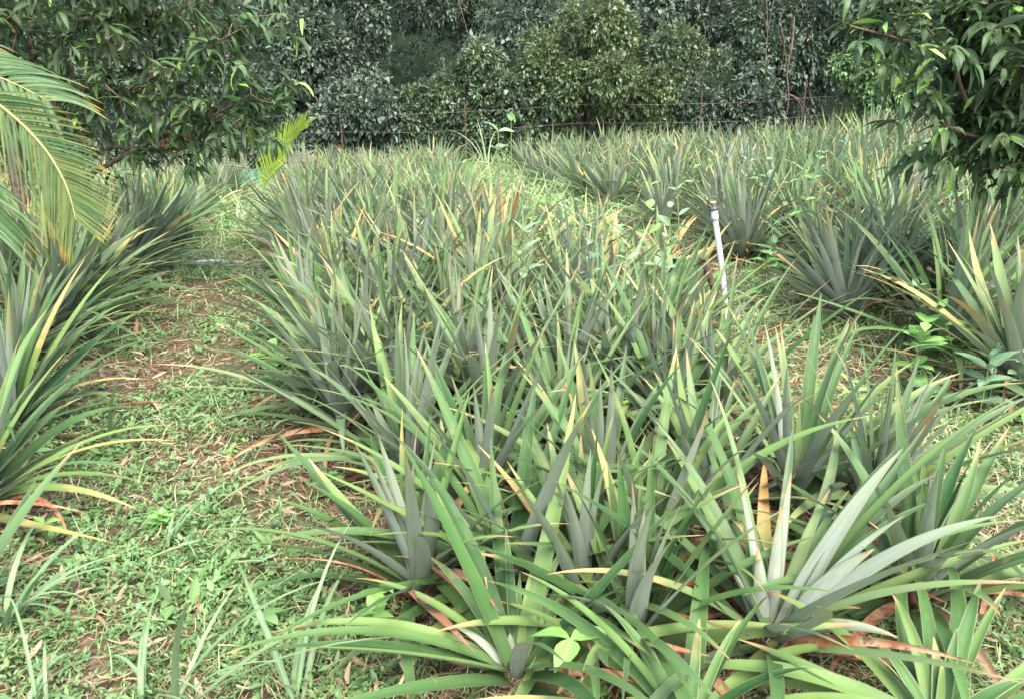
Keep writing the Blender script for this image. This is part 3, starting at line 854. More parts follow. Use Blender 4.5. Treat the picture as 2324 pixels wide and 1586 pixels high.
# ------------------------------------------------------------------ the wooded edge behind the field
def woody(name, cat, label, x, y, rx, ry, z0, z1, kind, n, seed, group=None, trunk=True, lumps=10):
    g = np.random.default_rng(seed)
    root = empty(name, (x, y, float(gz(x, y))))
    if trunk:
        tb = MB()
        for j in range(3 if name != 'shrub' else 4):
            dx_, dy_ = g.normal(0, rx * 0.35), g.normal(0, ry * 0.3)
            pts = smoothline([[g.normal(0, 0.1), g.normal(0, 0.1), -0.2], [dx_ * 0.4, dy_ * 0.4, z1 * 0.35], [dx_, dy_, z1 * 0.8]], 9)
            tube(tb, pts, np.linspace(0.11 if name != 'shrub' else 0.03, 0.02, 9), 7)
        tb.build('trunk', M['bark'], root)
    mb = MB()
    c = (0, 0, (z0 + z1) / 2); rad = (rx / 0.95, ry / 0.95, (z1 - z0) / 2 / 0.92)
    mats = {'grey': [M['bk_grey'], M['bk_dark']], 'dark': [M['bk_dark'], M['bk_grey']], 'mid': [M['bk_mid'], M['bk_grey']],
            'yel': [M['bk_yel'], M['bk_mid']], 'light': [M['bk_light'], M['bk_mid']]}[kind]
    P, D = lumpy(g, c, rad, int(n * 1.35), lumps, zmin=z0)
    h = len(P) * 2 // 3
    if kind == 'grey':
        spray(mb, P[:h], D[:h], 5, 0.17, 0.122, 0.8, 1.0, 4, 0, prof=0.35, g=g)
        spray(mb, P[h:], D[h:], 10, 0.17, 0.052, 0.6, 1.1, 4, 1, g=g)
    elif kind == 'dark':
        spray(mb, P[:h], D[:h], 10, 0.18, 0.056, 0.65, 1.2, 4, 0, g=g)
        spray(mb, P[h:], D[h:], 5, 0.15, 0.105, 0.9, 0.9, 4, 1, prof=0.35, g=g)
    elif kind == 'yel':
        spray(mb, P[:h], D[:h], 11, 0.13, 0.046, 0.8, 0.9, 4, 0, age=0.35, g=g)
        spray(mb, P[h:], D[h:], 5, 0.15, 0.10, 0.9, 0.9, 4, 1, prof=0.35, g=g)
    else:
        spray(mb, P[:h], D[:h], 11, 0.14, 0.056, 0.75, 0.9, 4, 0, g=g)
        spray(mb, P[h:], D[h:], 5, 0.15, 0.10, 0.9, 0.9, 4, 1, prof=0.35, g=g)
    mb.build('crown', mats, root)
    tag(root, label, cat, group)
    return root


def X_(px, Y):
    return (px - CX) / FPX * Y


WOOD = [
    # name, cat, label, px, Y, rx, ry, z0, z1, kind, n
    ('vine_covered_tree', 'tree', 'tall dark tree draped with large grey green vine leaves left of the centre', 770, 23.0, 2.1, 1.9, 0.6, 6.6, 'grey', 3400),
    ('shrub', 'shrub', 'grey leaved shrub at the foot of the tall vine draped tree left of the centre', 800, 20.9, 2.2, 0.9, -0.4, 2.5, 'grey', 1900),
    ('vine_mound', 'vine mound', 'dark green mound of heart shaped vine leaves left of the yellow green mound', 1065, 21.3, 1.8, 1.5, -0.2, 3.4, 'mid', 2400),
    ('vine_mound', 'vine mound', 'big yellow green mound of vines and leafy stems behind the middle of the fence', 1355, 21.4, 2.4, 1.7, -0.2, 3.8, 'yel', 3400),
    ('vine_mound', 'vine mound', 'lower vine mound joining the heart leaved mound to the yellow green mound', 1200, 21.0, 1.5, 1.1, -0.2, 2.6, 'mid', 1500),
    ('vine_mound', 'vine mound', 'sloping vine mound right of the big yellow green mound', 1510, 21.6, 1.7, 1.2, -0.2, 3.0, 'mid', 1700),
    ('vine_mound', 'vine mound', 'grey leaved vine curtain over the top of the big yellow green mound', 1330, 22.8, 2.6, 1.2, 1.6, 5.2, 'grey', 2200),
    ('broadleaf_tree', 'tree', 'dark leaning tree in deep shade above the heart leaved mound', 1080, 25.6, 2.6, 1.3, 3.0, 7.6, 'dark', 2200),
    ('broadleaf_tree', 'tree', 'grey green leafy tree above and behind the yellow green mound', 1480, 24.6, 2.4, 1.6, 2.6, 7.2, 'grey', 2400),
    ('vine_covered_tree', 'tree', 'dark vine hung tree with long brown hanging stems right of the centre', 1740, 23.4, 2.2, 1.8, 0.4, 6.6, 'dark', 3200),
    ('shrub', 'shrub', 'narrow pale leaved shrub in front of the tree with hanging stems', 1690, 20.6, 0.75, 0.6, 0.0, 2.05, 'grey', 520),
    ('shrub', 'shrub', 'dark low shrub left of the narrow pale one at the fence', 1570, 20.8, 1.2, 0.7, -0.1, 2.2, 'dark', 900),
    ('shrub', 'shrub', 'rounded light green shrub beside the near tree on the right', 1965, 20.0, 1.55, 0.9, 0.0, 2.55, 'light', 1500),
    ('broadleaf_tree', 'tree', 'dark tree mostly hidden behind the near tree on the right', 2180, 23.0, 2.8, 1.4, 0.3, 6.6, 'mid', 2600),
    ('broadleaf_tree', 'tree', 'tall dark tree above the rounded light green shrub', 1950, 24.2, 2.2, 1.2, 1.2, 6.8, 'dark', 2000),
    ('broadleaf_tree', 'tree', 'dark tree at the far left behind the near fruit tree', 90, 22.2, 2.8, 1.4, 0.0, 6.6, 'mid', 2500),
    ('broadleaf_tree', 'tree', 'grey leaved tree seen through the branches of the near fruit tree', 420, 22.4, 2.7, 1.4, 0.2, 6.6, 'grey', 2800),
    ('shrub', 'shrub', 'low dark shrub behind the young palm at the end of the left path', 590, 20.9, 1.9, 0.8, -0.5, 1.5, 'dark', 1100),
    ('shrub', 'shrub', 'low mid green shrub under the near fruit tree at the back', 330, 20.7, 1.9, 0.8, -0.5, 1.6, 'mid', 1000),
    ('shrub', 'shrub', 'small leafy shrub on the fence below the heart leaved mound', 985, 20.7, 1.0, 0.6, -0.3, 1.3, 'mid', 600),
    ('shrub', 'shrub', 'low yellow green shrub on the fence below the big yellow green mound', 1430, 20.8, 1.5, 0.6, -0.1, 1.5, 'yel', 800),
]
for i, (nm, cat, lab, px, Y, rx, ry, z0, z1, kind, n) in enumerate(WOOD):
    woody(nm, cat, lab, X_(px, Y), Y, rx, ry, z0, z1, kind, n, 900 + i)

# the wood beyond reads as one dark mass
g = np.random.default_rng(77)
n = 9000
P = np.stack([g.uniform(-21, 21, n), g.uniform(25, 29.5, n), g.uniform(-0.5, 8.5, n)], -1)
P[:, 1] += 0.7 * np.sin(P[:, 0] * 1.3) + 0.5 * np.sin(P[:, 2] * 2.1 + P[:, 0])
mb = MB()
spray(mb, P, norm(g.normal(0, 1, (n, 3)) + np.array([0, -0.8, 0.1])), 6, 0.22, 0.10, 0.8, 0.9, 3, 0, g=g)
tag(mb.build('distant_wood', M['bk_dark']), kind='stuff')

# hanging stems
gl = np.random.default_rng(515)
for i in range(7):
    px = gl.uniform(1560, 1860) if i < 5 else gl.uniform(640, 1100)
    y0_, y1_ = gl.uniform(-60, 60), gl.uniform(140, 260)
    Yd = 20.9 + gl.uniform(-0.2, 0.3)
    P = np.array([at_depth(px + gl.normal(0, 8), y0_ + (y1_ - y0_) * f, Yd) for f in (0, 0.35, 0.7, 1.0)])
    mb = MB(); tube(mb, smoothline(P, 14), np.linspace(0.009, 0.005, 14), 5)
    tag(mb.build('liana', M['liana']), 'thin brown vine stem hanging in front of the dark trees at the back', 'liana', 'thin hanging vine stems')
for pts, lab in (([(1802, 40), (1798, 100), (1786, 165), (1790, 215), (1785, 262)], 'long pale brown liana hanging beside the dark vine hung tree'),
                 ([(1215, 175), (1205, 130), (1222, 110)], 'thin bare brown stem sticking out of the yellow green mound'),
                 ([(478, 300), (470, 340), (475, 392)], 'thin pale brown stem below the branches of the near fruit tree')):
    Yd = 20.6 if pts[0][0] != 478 else 19.5
    P = np.array([at_depth(px, py, Yd + 0.1 * i) for i, (px, py) in enumerate(pts)])
    mb = MB(); tube(mb, smoothline(P, 16), np.linspace(0.028, 0.018, 16), 6)
    if pts[0][0] == 1802:
        q0 = P[3]
        for dxx, dz in ((0.5, -0.6), (-0.35, -0.5), (0.7, -0.75)):
            tube(mb, bez(q0, q0 + [dxx * 0.7, 0, -0.1], q0 + [dxx, 0, dz], 8), np.linspace(0.016, 0.006, 8), 5)
    o = mb.build('liana', M['liana'])
    tag(o, lab, 'liana')

# ------------------------------------------------------------------ wire fence and teal net
FY = 20.0
root = empty('wire_fence', (X_(1250, FY), FY, float(gz(X_(1250, FY), FY))))
tag(root, 'rusty wire fence on thin iron posts running along the wood behind the field', 'fence')
for i, px in enumerate((30, 395, 790, 1060, 1250, 1570, 1790, 2080, 2300)):
    x = X_(px, FY); z = float(gz(x, FY)); b = np.array([x, FY, z]) - np.array(root.location)
    mb = MB(); tube(mb, [b + [0, 0, -0.1], b + [0.01, 0, 0.8], b + [random.gauss(0, 0.05), 0, 1.62]], 0.022, 6)
    if px in (1060, 1250):
        tube(mb, [b + [0.45, 0.05, -0.05], b + [0.02, 0.02, 0.75]], 0.025, 6)
    mb.build('post', M['rust'], root)
for h in (0.55, 1.0, 1.45):
    xs = np.linspace(X_(-100, FY), X_(2420, FY), 60)
    P = np.stack([xs, np.full(60, FY - 0.04), gz(xs, FY) * 0.6 + h + 0.04 * np.sin(xs * 0.9)], -1) - np.array(root.location)
    mb = MB(); tube(mb, P, 0.003, 5); mb.build('wire', M['wire'], root)

nx0, nx1 = X_(330, 18.6), X_(1000, 18.6)
xs = np.linspace(nx0, nx1, 60); zs = np.linspace(0, 0.42, 8)
root = empty('net_fence', ((nx0 + nx1) / 2, 18.6, float(gz((nx0 + nx1) / 2, 18.6))))
mb = MB()
XX, ZZ = np.meshgrid(xs, zs, indexing='ij')
VV = np.stack([XX, 18.6 + 0.05 * np.sin(XX * 3 + ZZ * 4), ZZ * (1 + 0.12 * np.sin(XX * 2.2)) + gz(XX, 18.6)], -1) - np.array(root.location)
idx = np.arange(XX.size).reshape(XX.shape)
mb.add(VV, np.stack([idx[:-1, :-1], idx[1:, :-1], idx[1:, 1:], idx[:-1, 1:]], -1).reshape(-1, 4))
mb.add(VV + [0, 0.006, 0], np.stack([idx[:-1, :-1], idx[:-1, 1:], idx[1:, 1:], idx[1:, :-1]], -1).reshape(-1, 4))
mb.build('net', M['net'], root)
mb = MB(); tube(mb, VV[:, -1] + [0, 0.003, 0.01], 0.014, 6); mb.build('top_cord', M['net'], root)
for j in (3, 22, 41, 57):
    mb = MB(); tube(mb, [VV[j, 0] + [0, 0.03, -0.05], VV[j, -1] + [0, 0.03, 0.08]], 0.02, 6); mb.build('post', M['rust'], root)
tag(root, 'low teal net stretched behind the young palm at the end of the left path', 'net')


# ------------------------------------------------------------------ the two near trees with long glossy leaves
def fruit_tree(name, label, base, height, limbs, whorl_boxes, seed, L=0.24, fruits=(), limb_n=20):
    g = np.random.default_rng(seed)
    b = np.array([base[0], base[1], float(gz(base[0], base[1]))])
    root = empty(name, b)
    tag(root, label, 'tree')
    top = np.array([base[2], base[3], height]) - np.array([0, 0, 0])
    mb = MB()
    tp = smoothline([[0, 0, -0.15], [0.03, 0.05, height * 0.4], [base[2], base[3], height]], 12)
    tube(mb, tp, np.linspace(0.10, 0.035, 12), 9); mb.build('trunk', M['bark'], root)
    skel = [tp[3:]]
    for pts in limbs:
        P = smoothline([np.array(p) - b for p in pts], 14)
        mb = MB(); tube(mb, P, np.linspace(0.024, 0.006, 14), 7); mb.build('branch', M['twig'], root)
        skel.append(P)
    SK = np.concatenate(skel)
    crown = MB()
    Ps, Ds = [], []
    for (lo, hi, n) in whorl_boxes:
        lo = np.array(lo); hi = np.array(hi)
        c = (lo + hi) / 2; h = (hi - lo) / 2
        p = norm(g.normal(0, 1, (n, 3))) * (g.uniform(0, 1, (n, 1)) ** 0.45) * h + c
        Ps.append(p - b); Ds.append(norm((p - c) / h * 0.8 + g.normal(0, 0.35, (n, 3)) + [0, -0.1, 0.1]))
    P = np.concatenate(Ps); D = np.concatenate(Ds)
    order = np.argsort(((P[:, None] - SK[None]) ** 2).sum(2).min(1))
    for p, d in zip(P[order], D[order]):
        j = np.argmin(((SK - p) ** 2).sum(1)); s0 = SK[j]
        SK = np.concatenate([SK, p[None], (s0 + p)[None] / 2 + [[0, 0, -0.02]]])
        tube(crown, bez(s0, (s0 + p) / 2 + [0, 0, -0.08 * np.linalg.norm(p - s0)], p + d * 0.06, 6), np.linspace(0.007, 0.0035, 6), 5, mat=1, cap=False)
    extra, ed = [], []
    for Pl in skel[1:]:
        for _ in range(limb_n):
            f = g.uniform(0.15, 1.0); o_ = g.normal(0, 0.15, 3)
            extra.append(Pl[int(f * 13)] + o_); ed.append(norm(o_ + norm(Pl[-1] - Pl[0]) * 0.12))
    P = np.concatenate([P, np.array(extra)]); D = np.concatenate([D, np.array(ed)])
    m = len(P); nl = 9
    az = np.repeat(np.arctan2(D[:, 1], D[:, 0]), nl) + g.normal(0, 0.95, m * nl)
    el = np.repeat(np.arcsin(D[:, 2]) * 0.5, nl) + g.normal(0.05, 0.35, m * nl)
    B = np.repeat(P, nl, 0) + np.repeat(D, nl, 0) * g.uniform(-0.05, 0.10, (m * nl, 1))
    ln = L * g.uniform(0.4, 1.2, m * nl)
    C, S = arcs(B, az, el, ln, -g.uniform(0.5, 1.7, m * nl), g.normal(0, 0.3, m * nl), 7, 0.8, g.normal(0, 0.45, m * nl))
    new = g.uniform(0, 1, m * nl) < 0.05
    for sel, mt in ((~new, 0), (new, 2)):
        ribbons(crown, C[sel], S[sel], L * 0.215 * g.uniform(0.7, 1.2, sel.sum()), leaf_prof(7, 0.45), g.uniform(0, 1, sel.sum()), np.clip(g.normal(0.15, 0.2, sel.sum()), 0, 1), 5, 0.10, mt, wave=(9.0, 0.10))
    crown.build('crown', [M['tree'], M['twig'], M['treenew']], root)
    for c in fruits:
        c = np.array(c) - b
        fb = MB()
        for _ in range(9):
            q0 = c + g.normal(0, 0.028, 3); rr = 0.019
            prof = [(0.001, -rr)] + [(rr * math.sin(a), -rr * math.cos(a)) for a in np.linspace(0.4, math.pi - 0.4, 6)] + [(0.001, rr)]
            lathe(fb, q0, prof, 8)
        tube(fb, [c + [0, 0, 0.14], c + [0, 0, 0.02]], 0.004, 5)
        fb.build('fruit_cluster', M['fruit'], root)
    return root


A = at_depth
YL = 7.0
fruit_tree('fruit_tree', 'near tree with long dark glossy leaves and brown fruit clusters at the upper left', (A(75, 620, YL)[0], YL, -0.05, 0.2), 3.6,
           [[A(85, 330, 7.0), A(200, 250, 6.8), A(320, 190, 6.6), A(430, 130, 6.4), A(560, 60, 6.2)],
            [A(200, 400, 7.0), A(330, 330, 6.7), A(460, 275, 6.5), A(570, 215, 6.3)],
            [A(230, 330, 6.9), A(350, 340, 6.7), A(450, 330, 6.5), A(560, 280, 6.3)],
            [A(80, 200, 7.2), A(65, 80, 7.3), A(60, -20, 7.4)],
            [A(100, 300, 7.1), A(180, 120, 7.0), A(330, -40, 6.9)],
            [A(90, 250, 7.1), A(-60, 60, 6.9), A(-180, -80, 6.7)]],
           [(A(-150, 160, 7.4), A(640, -260, 5.9), 290), (A(200, 310, 7.0), A(630, 80, 6.0), 80), (A(440, 330, 6.8), A(615, 190, 6.0), 14), (A(-100, 330, 8.2), A(330, 60, 6.9), 80)],
           41, 0.195, [A(430, 312, 6.5), A(372, 330, 6.55), A(415, 320, 6.6), A(330, 215, 6.7), A(30, 55, 6.6), A(350, 160, 6.6), A(270, 250, 6.8)])
YR = 5.4
fruit_tree('fruit_tree', 'near tree with long wavy glossy leaves entering from the upper right', (A(2440, 700, YR)[0], YR, 0.05, 0.15), 3.4,
           [[A(2430, 330, 5.4), A(2300, 290, 5.2), A(2200, 240, 5.1), A(2160, 130, 5.0), A(2100, 60, 5.0)],
            [A(2440, 350, 5.4), A(2310, 330, 5.2), A(2180, 300, 5.1), A(2080, 250, 5.0)],
            [A(2440, 250, 5.4), A(2250, 150, 5.2), A(2080, 100, 5.1), A(1930, 60, 5.0)],
            [A(2440, 150, 5.4), A(2300, 40, 5.2), A(2150, -40, 5.1)],
            [A(2440, 340, 5.4), A(2330, 370, 5.2), A(2230, 385, 5.1)]],
           [(A(2000, 260, 6.3), A(2700, -300, 4.4), 200), (A(2060, 340, 5.9), A(2560, 60, 4.7), 55), (A(1870, 150, 5.7), A(2200, -80, 4.7), 26), (A(2150, 420, 5.6), A(2480, 300, 4.9), 10)],
           42, 0.195, limb_n=30)


# ------------------------------------------------------------------ palms
def frond(root, pts, n, L, width, mats, seed, side_up, side_dn=None, gravity=0.5, tipage=0.7, r0=0.016, split=True, t0=0.08, fwd=0.75):
    """rachis through the points with leaflets on both sides; side_up is the direction the upper row leans to"""
    g = np.random.default_rng(seed)
    b = np.array(root.location)
    P = smoothline([np.array(p) - b for p in pts], 40)
    fr = bpy.data.objects.new('frond', None); COL.objects.link(fr); fr.parent = root; fr.empty_display_size = 0.1
    mb = MB(); tube(mb, P, np.linspace(r0, r0 * 0.2, 40), 7); mb.build('rachis', M['rachis'], fr)
    T = norm(np.gradient(P, axis=0))
    for s in (1, -1):
        for i in range(n):
            t = t0 + (1 - t0) * (i + g.uniform(0.2, 0.8)) / n
            f = t * 39; j = min(int(f), 38); p = P[j] * (1 - (f - j)) + P[j + 1] * (f - j); tg = T[j]
            su = np.asarray(side_up if s == 1 else (side_dn if side_dn is not None else [-q_ for q_ in side_up]), float); su = norm(su)
            d = norm(tg * (fwd + 0.35 * t) + su * (1.0 - 0.25 * t) + g.normal(0, 0.035, 3))
            ln = L * (0.45 + 0.75 * math.sin(math.pi * min(1, 0.18 + 0.74 * t))) * g.uniform(0.88, 1.08) * 0.85
            k = 9
            tt = np.linspace(0, 1, k)[:, None]
            C = p + d * tt * ln + np.array([0, 0, -1.0]) * (tt ** 2) * ln * gravity * g.uniform(0.8, 1.2)
            Tn = norm(np.gradient(C, axis=0))
            nrm = norm(np.cross(tg, su) * s)
            S = norm(np.cross(nrm, Tn) + g.normal(0, 0.12, 3))
            mb = MB()
            pr = np.clip(1 - np.linspace(0, 1, k) ** 2.2, 0.03, 1) * np.minimum(1, 0.45 + np.linspace(0, 1, k) * 4)
            ribbons(mb, C[None], S[None], np.array([width * g.uniform(0.85, 1.15)]), pr, g.uniform(0, 1, 1), np.array([np.clip(g.normal(tipage, 0.15), 0, 1)]), 3, 0.22)
            mb.build('leaflet', mats, fr)
    return fr


YP = 4.2
base = np.array([-4.6, 4.3, 0]); base[2] = float(gz(base[0], base[1]))
root = empty('coconut_palm', base)
tag(root, 'coconut palm reaching in from the left edge with fronds of yellow tipped leaflets', 'palm')
mb = MB(); tube(mb, smoothline([[0, 0, -0.1], [0.05, 0, 0.8], [0.15, 0, 1.6]], 10), np.linspace(0.16, 0.11, 10), 12)
mb.build('trunk', M['bark'], root)
crown = base + np.array([0.15, 0, 1.6])
frond(root, [crown, A(-330, 90, 4.3), A(-120, 165, 4.25), A(10, 248, 4.2), A(95, 330, 4.15), A(140, 400, 4.1), A(160, 450, 4.05), A(172, 500, 4.0)], 52, 0.41, 0.017, [M['palm']], 51, (0.88, -0.1, 0.52), (-0.42, -0.12, -0.55), 0.14, 0.75, 0.015, t0=0.36, fwd=0.62)
frond(root, [crown, A(-420, -20, 4.6), A(-260, 60, 4.6), A(-120, 130, 4.55), A(20, 185, 4.5), A(110, 230, 4.45)], 22, 0.55, 0.03, [M['palm']], 52, (0.3, 0.5, 0.8), None, 0.45, 0.5, 0.015, t0=0.4)
frond(root, [crown, A(-420, 250, 3.9), A(-250, 300, 3.8), A(-120, 370, 3.7), A(-50, 450, 3.65), A(-20, 520, 3.6)], 18, 0.40, 0.024, [M['palm']], 53, (0.9, 0.1, 0.3), None, 0.5, 0.45, 0.015, t0=0.4)

bp = np.array([X_(612, 13.0), 13.0, 0]); bp[2] = float(gz(bp[0], bp[1]))
root = empty('young_palm', bp)
tag(root, 'young palm with one bright yellow green frond standing at the end of the left path', 'palm')
mb = MB(); tube(mb, [[0, 0, -0.05], [0, 0, 0.25]], [0.05, 0.035], 8); mb.build('stem', M['liana'], root)
frond(root, [bp + [0, 0, 0.2], A(600, 425, 13.0), A(618, 370, 12.95), A(645, 322, 12.9), A(692, 276, 12.8)], 26, 0.50, 0.030, [M['palmy']], 54, (-1, 0, 0.15), None, 0.05, 0.1, 0.014, t0=0.25, fwd=1.5)
frond(root, [bp + [0, 0, 0.2], A(585, 440, 12.9), A(562, 390, 12.8), A(535, 350, 12.7), A(500, 318, 12.6)], 20, 0.36, 0.018, [M['palmd']], 55, (-0.6, 0, -0.8), None, 0.15, 0.5, 0.013, t0=0.5, fwd=0.9)
frond(root, [bp + [0, 0, 0.2], A(625, 425, 13.1), A(645, 390, 13.1), A(670, 365, 13.1), A(700, 352, 13.1)], 20, 0.38, 0.015, [M['palmd']], 56, (0.3, 0, 0.95), None, 0.15, 0.3, 0.011, t0=0.25, fwd=1.1)

# ------------------------------------------------------------------ sprinkler riser, dead stalk, pipe on the path
rb = ground_at(1652, 782)
top = A(1622, 490, rb[1] - 0.02)
root = empty('sprinkler_riser', rb)
tag(root, 'white plastic sprinkler riser leaning slightly with a round black head', 'sprinkler')
tt = top - rb; ax = norm(tt)
mb = MB(); P = smoothline([[0, 0, -0.1] + 0 * ax, tt * 0.45 + [0.012, 0, 0], tt], 12); tube(mb, P, 0.0185, 14); mb.build('pipe', M['pvc'], root)
mb = MB(); lathe(mb, tt - ax * 0.03, [(0.0, 0), (0.0245, 0), (0.0245, 0.03), (0.0225, 0.034), (0.0225, 0.07), (0.0, 0.072)], 16, axis=ax); mb.build('coupling', M['band'], root)
hb = tt + ax * 0.04
mb = MB(); lathe(mb, hb, [(0, 0), (0.030, 0.0), (0.033, 0.004), (0.033, 0.012), (0.02, 0.016), (0.012, 0.03), (0.0, 0.03)], 16, axis=ax)
head = mb.build('sprinkler_head', M['black'], root)
mb = MB(); th = np.linspace(0, 2 * math.pi, 25)
tube(mb, np.stack([0.036 * np.cos(th), 0 * th, 0.036 * np.sin(th)], -1) + hb + ax * 0.047, 0.006, 7); mb.build('guard_ring', M['black'], head)
mb = MB(); lathe(mb, hb + ax * 0.026, [(0, 0), (0.011, 0), (0.011, 0.016), (0.018, 0.02), (0.018, 0.026), (0, 0.03)], 12, axis=ax); mb.build('nozzle', M['nozzle'], head)

sb_ = ground_at(1650, 800)
root = empty('dead_stalk', sb_)
tag(root, 'dark brown dead stalk with a frayed top leaning against the white riser', 'dead stalk')
t1 = A(1600, 595, sb_[1] + 0.0) - sb_
mb = MB(); P = smoothline([[0, 0, -0.05], t1 * 0.3 + [0.02, 0, 0], t1 * 0.7 + [0.012, 0, 0], t1], 14)
tube(mb, P, np.array([0.02, .019, .018, .017, .017, .016, .017, .018, .019, .02, .022, .024, .026, .018]), 8); mb.build('stalk', M['dead'], root)
mb = MB(); g = np.random.default_rng(5)
n = 26
C, S = arcs(np.tile(t1, (n, 1)) + g.normal(0, 0.012, (n, 3)), g.normal(R(180), 1.3, n), g.uniform(-1.2, 0.9, n), g.uniform(0.06, 0.22, n), g.normal(-0.5, 0.7, n), g.normal(0, 0.6, n), 6)
ribbons(mb, C, S, 0.012, np.linspace(1, 0.15, 6), g.uniform(0, 0.6, n), 0.9, 3, 0.3)
mb.build('frayed_top', M['dead'], root)

pa, pb = ground_at(430, 608), ground_at(660, 600)
mb = MB(); xs = np.linspace(0, 1, 14)[:, None]
P = pa + (pb - pa) * xs; P[:, 2] = gz(P[:, 0], P[:, 1]) + 0.045 + 0.012 * np.sin(np.linspace(0, 9, 14))
tube(mb, P, 0.017, 10)
tag(mb.build('irrigation_pipe', M['pvc']), 'white plastic pipe lying across the grassy path on the left', 'pipe')


# ------------------------------------------------------------------ weeds that stand out
def weed(name, label, cat, base, h, n_nodes, L, Wd, mat, seed, lean=(0, 0), per=2, group=None, droop=0.5, el=0.35, prof=0.4, top=True, stem_r=0.006, k=7):
    g = np.random.default_rng(seed)
    root = empty(name, base)
    tag(root, label, cat, group)
    mb = MB()
    tipp = np.array([lean[0], lean[1], h])
    P = bez([0, 0, -0.02], [lean[0] * 0.3, lean[1] * 0.3, h * 0.6], tipp, 10)
    tube(mb, P, np.linspace(stem_r, stem_r * 0.5, 10), 6); mb.build('stem', M['stem'], root)
    m = n_nodes * per
    az0 = g.uniform(0, 6.28)
    for i in range(n_nodes):
        f = 0.3 + 0.7 * i / max(1, n_nodes - 1)
        p = P[min(9, int(f * 9))]
        for j in range(per):
            az = az0 + i * (R(90) if per == 2 else R(137.5)) + j * 2 * math.pi / per + g.normal(0, 0.2)
            sc = (1.0 if i < n_nodes - 1 or not top else 0.7) * g.uniform(0.8, 1.15)
            C, S = arcs(p[None], az, el + g.normal(0, 0.2) + 0.25 * f, L * sc, -droop * g.uniform(0.6, 1.4), g.normal(0, 0.2), k, 1.0, g.normal(0, 0.2))
            mb = MB()
            ribbons(mb, C, S, Wd * sc, leaf_prof(k, prof), g.uniform(0, 1, 1), np.array([g.uniform(0, 0.3)]), 5, 0.12, wave=(8, 0.03))
            mb.build('leaf', mat, root)
    return root


def gp(px, py):
    return ground_at(px, py)


weed('broadleaf_weed', 'bright green broad leaved weed with insect holes at the bottom centre', 'weed', gp(1290, 1610), 0.24, 2, 0.20, 0.10, M['weedb'], 61, per=3, el=0.0, droop=0.6)
weed('broadleaf_weed', 'light green weed with opposite pointed leaves right of centre beside a grey plant', 'weed', gp(1560, 1130), 0.36, 4, 0.12, 0.05, M['weedb'], 62)
weed('broadleaf_weed', 'small light green weed with opposite leaves just right of the central plant', 'weed', gp(1400, 1040), 0.26, 3, 0.10, 0.045, M['weedb'], 63)
weed('broadleaf_weed', 'tall broad leaved weed rising above the far pineapples at the centre', 'weed', gp(1132, 520), 1.25, 5, 0.30, 0.15, M['weedp'], 64, stem_r=0.010, el=0.3)
weed('broadleaf_weed', 'yellow green round leaved weed on the skyline of the far pineapples', 'weed', gp(1160, 430), 1.25, 2, 0.30, 0.22, M['weedb'], 65, stem_r=0.010, el=0.9, per=2)
weed('broadleaf_weed', 'pale large leaved weed among the middle bed left of centre', 'weed', gp(985, 655), 1.0, 3, 0.24, 0.10, M['weedp'], 66, stem_r=0.008)
weed('heart_leaved_vine', 'blue green heart leaved vine at the right border of the middle bed', 'vine', gp(1315, 610), 0.7, 4, 0.19, 0.15, M['heart'], 67, per=1, prof=0.25, droop=0.9)
weed('heart_leaved_vine', 'bright green heart leaved vine at the right of the white riser', 'vine', gp(1730, 690), 0.42, 6, 0.17, 0.13, M['weedb'], 68, per=2, prof=0.25, droop=1.0)
weed('heart_leaved_vine', 'small grey green heart leaved vine left of the white riser', 'vine', gp(1530, 660), 0.26, 4, 0.14, 0.11, M['heart'], 69, per=2, prof=0.25, droop=1.0)
weed('heart_leaved_vine', 'sprawling pale vine climbing over the leaves right of the central plant', 'vine', gp(1335, 850), 0.9, 8, 0.075, 0.045, M['weedp'], 70, per=3, droop=0.5)
weed('heart_leaved_vine', 'pale small leaved vine twisting above the yellowing plants', 'vine', gp(1400, 830), 0.8, 7, 0.075, 0.045, M['weedp'], 71, per=3, droop=0.5)
weed('leafy_weed', 'small narrow leaved weed in the dark gap between the front plants', 'weed', gp(1150, 1290), 0.22, 6, 0.10, 0.022, M['heart'], 72, per=3)
weed('leafy_weed', 'leafy weed on the path side of the bottom centre plant', 'weed', gp(850, 1440), 0.10, 4, 0.09, 0.045, M['weedb'], 73, per=3)
weed('leafy_weed', 'dense low weed in front of the pale hearted plant on the path edge', 'weed', gp(745, 1130), 0.12, 4, 0.09, 0.04, M['weed'], 74, per=3)
weed('leafy_weed', 'light green seedling with four leaves on the left side of the path', 'weed', gp(110, 1235), 0.09, 2, 0.10, 0.045, M['weedb'], 75, per=2)
weed('leafy_weed', 'round leaved green weed in the middle of the path', 'weed', gp(372, 1205), 0.08, 4, 0.06, 0.04, M['weedb'], 76, per=3)
weed('leafy_weed', 'broad leaved weed at the left foot of the middle bed halfway back', 'weed', gp(620, 850), 0.16, 3, 0.16, 0.10, M['weedb'], 77, per=3)
weed('leafy_weed', 'pale weed at the right edge in front of the yellow green plant', 'weed', gp(2300, 920), 0.3, 5, 0.10, 0.06, M['weedp'], 78, per=3)
weed('fern', 'small pale fern standing before the dark wood on the left', 'fern', np.array([X_(285, 11.5), 11.5, float(gz(X_(285, 11.5), 11.5))]), 0.85, 8, 0.26, 0.05, M['weedp'], 79, per=2)
weed('leafy_weed', 'green weed with broad leaves left of the silvery plant by the dry leaves', 'weed', gp(1585, 1060), 0.30, 3, 0.11, 0.05, M['weedb'], 80)


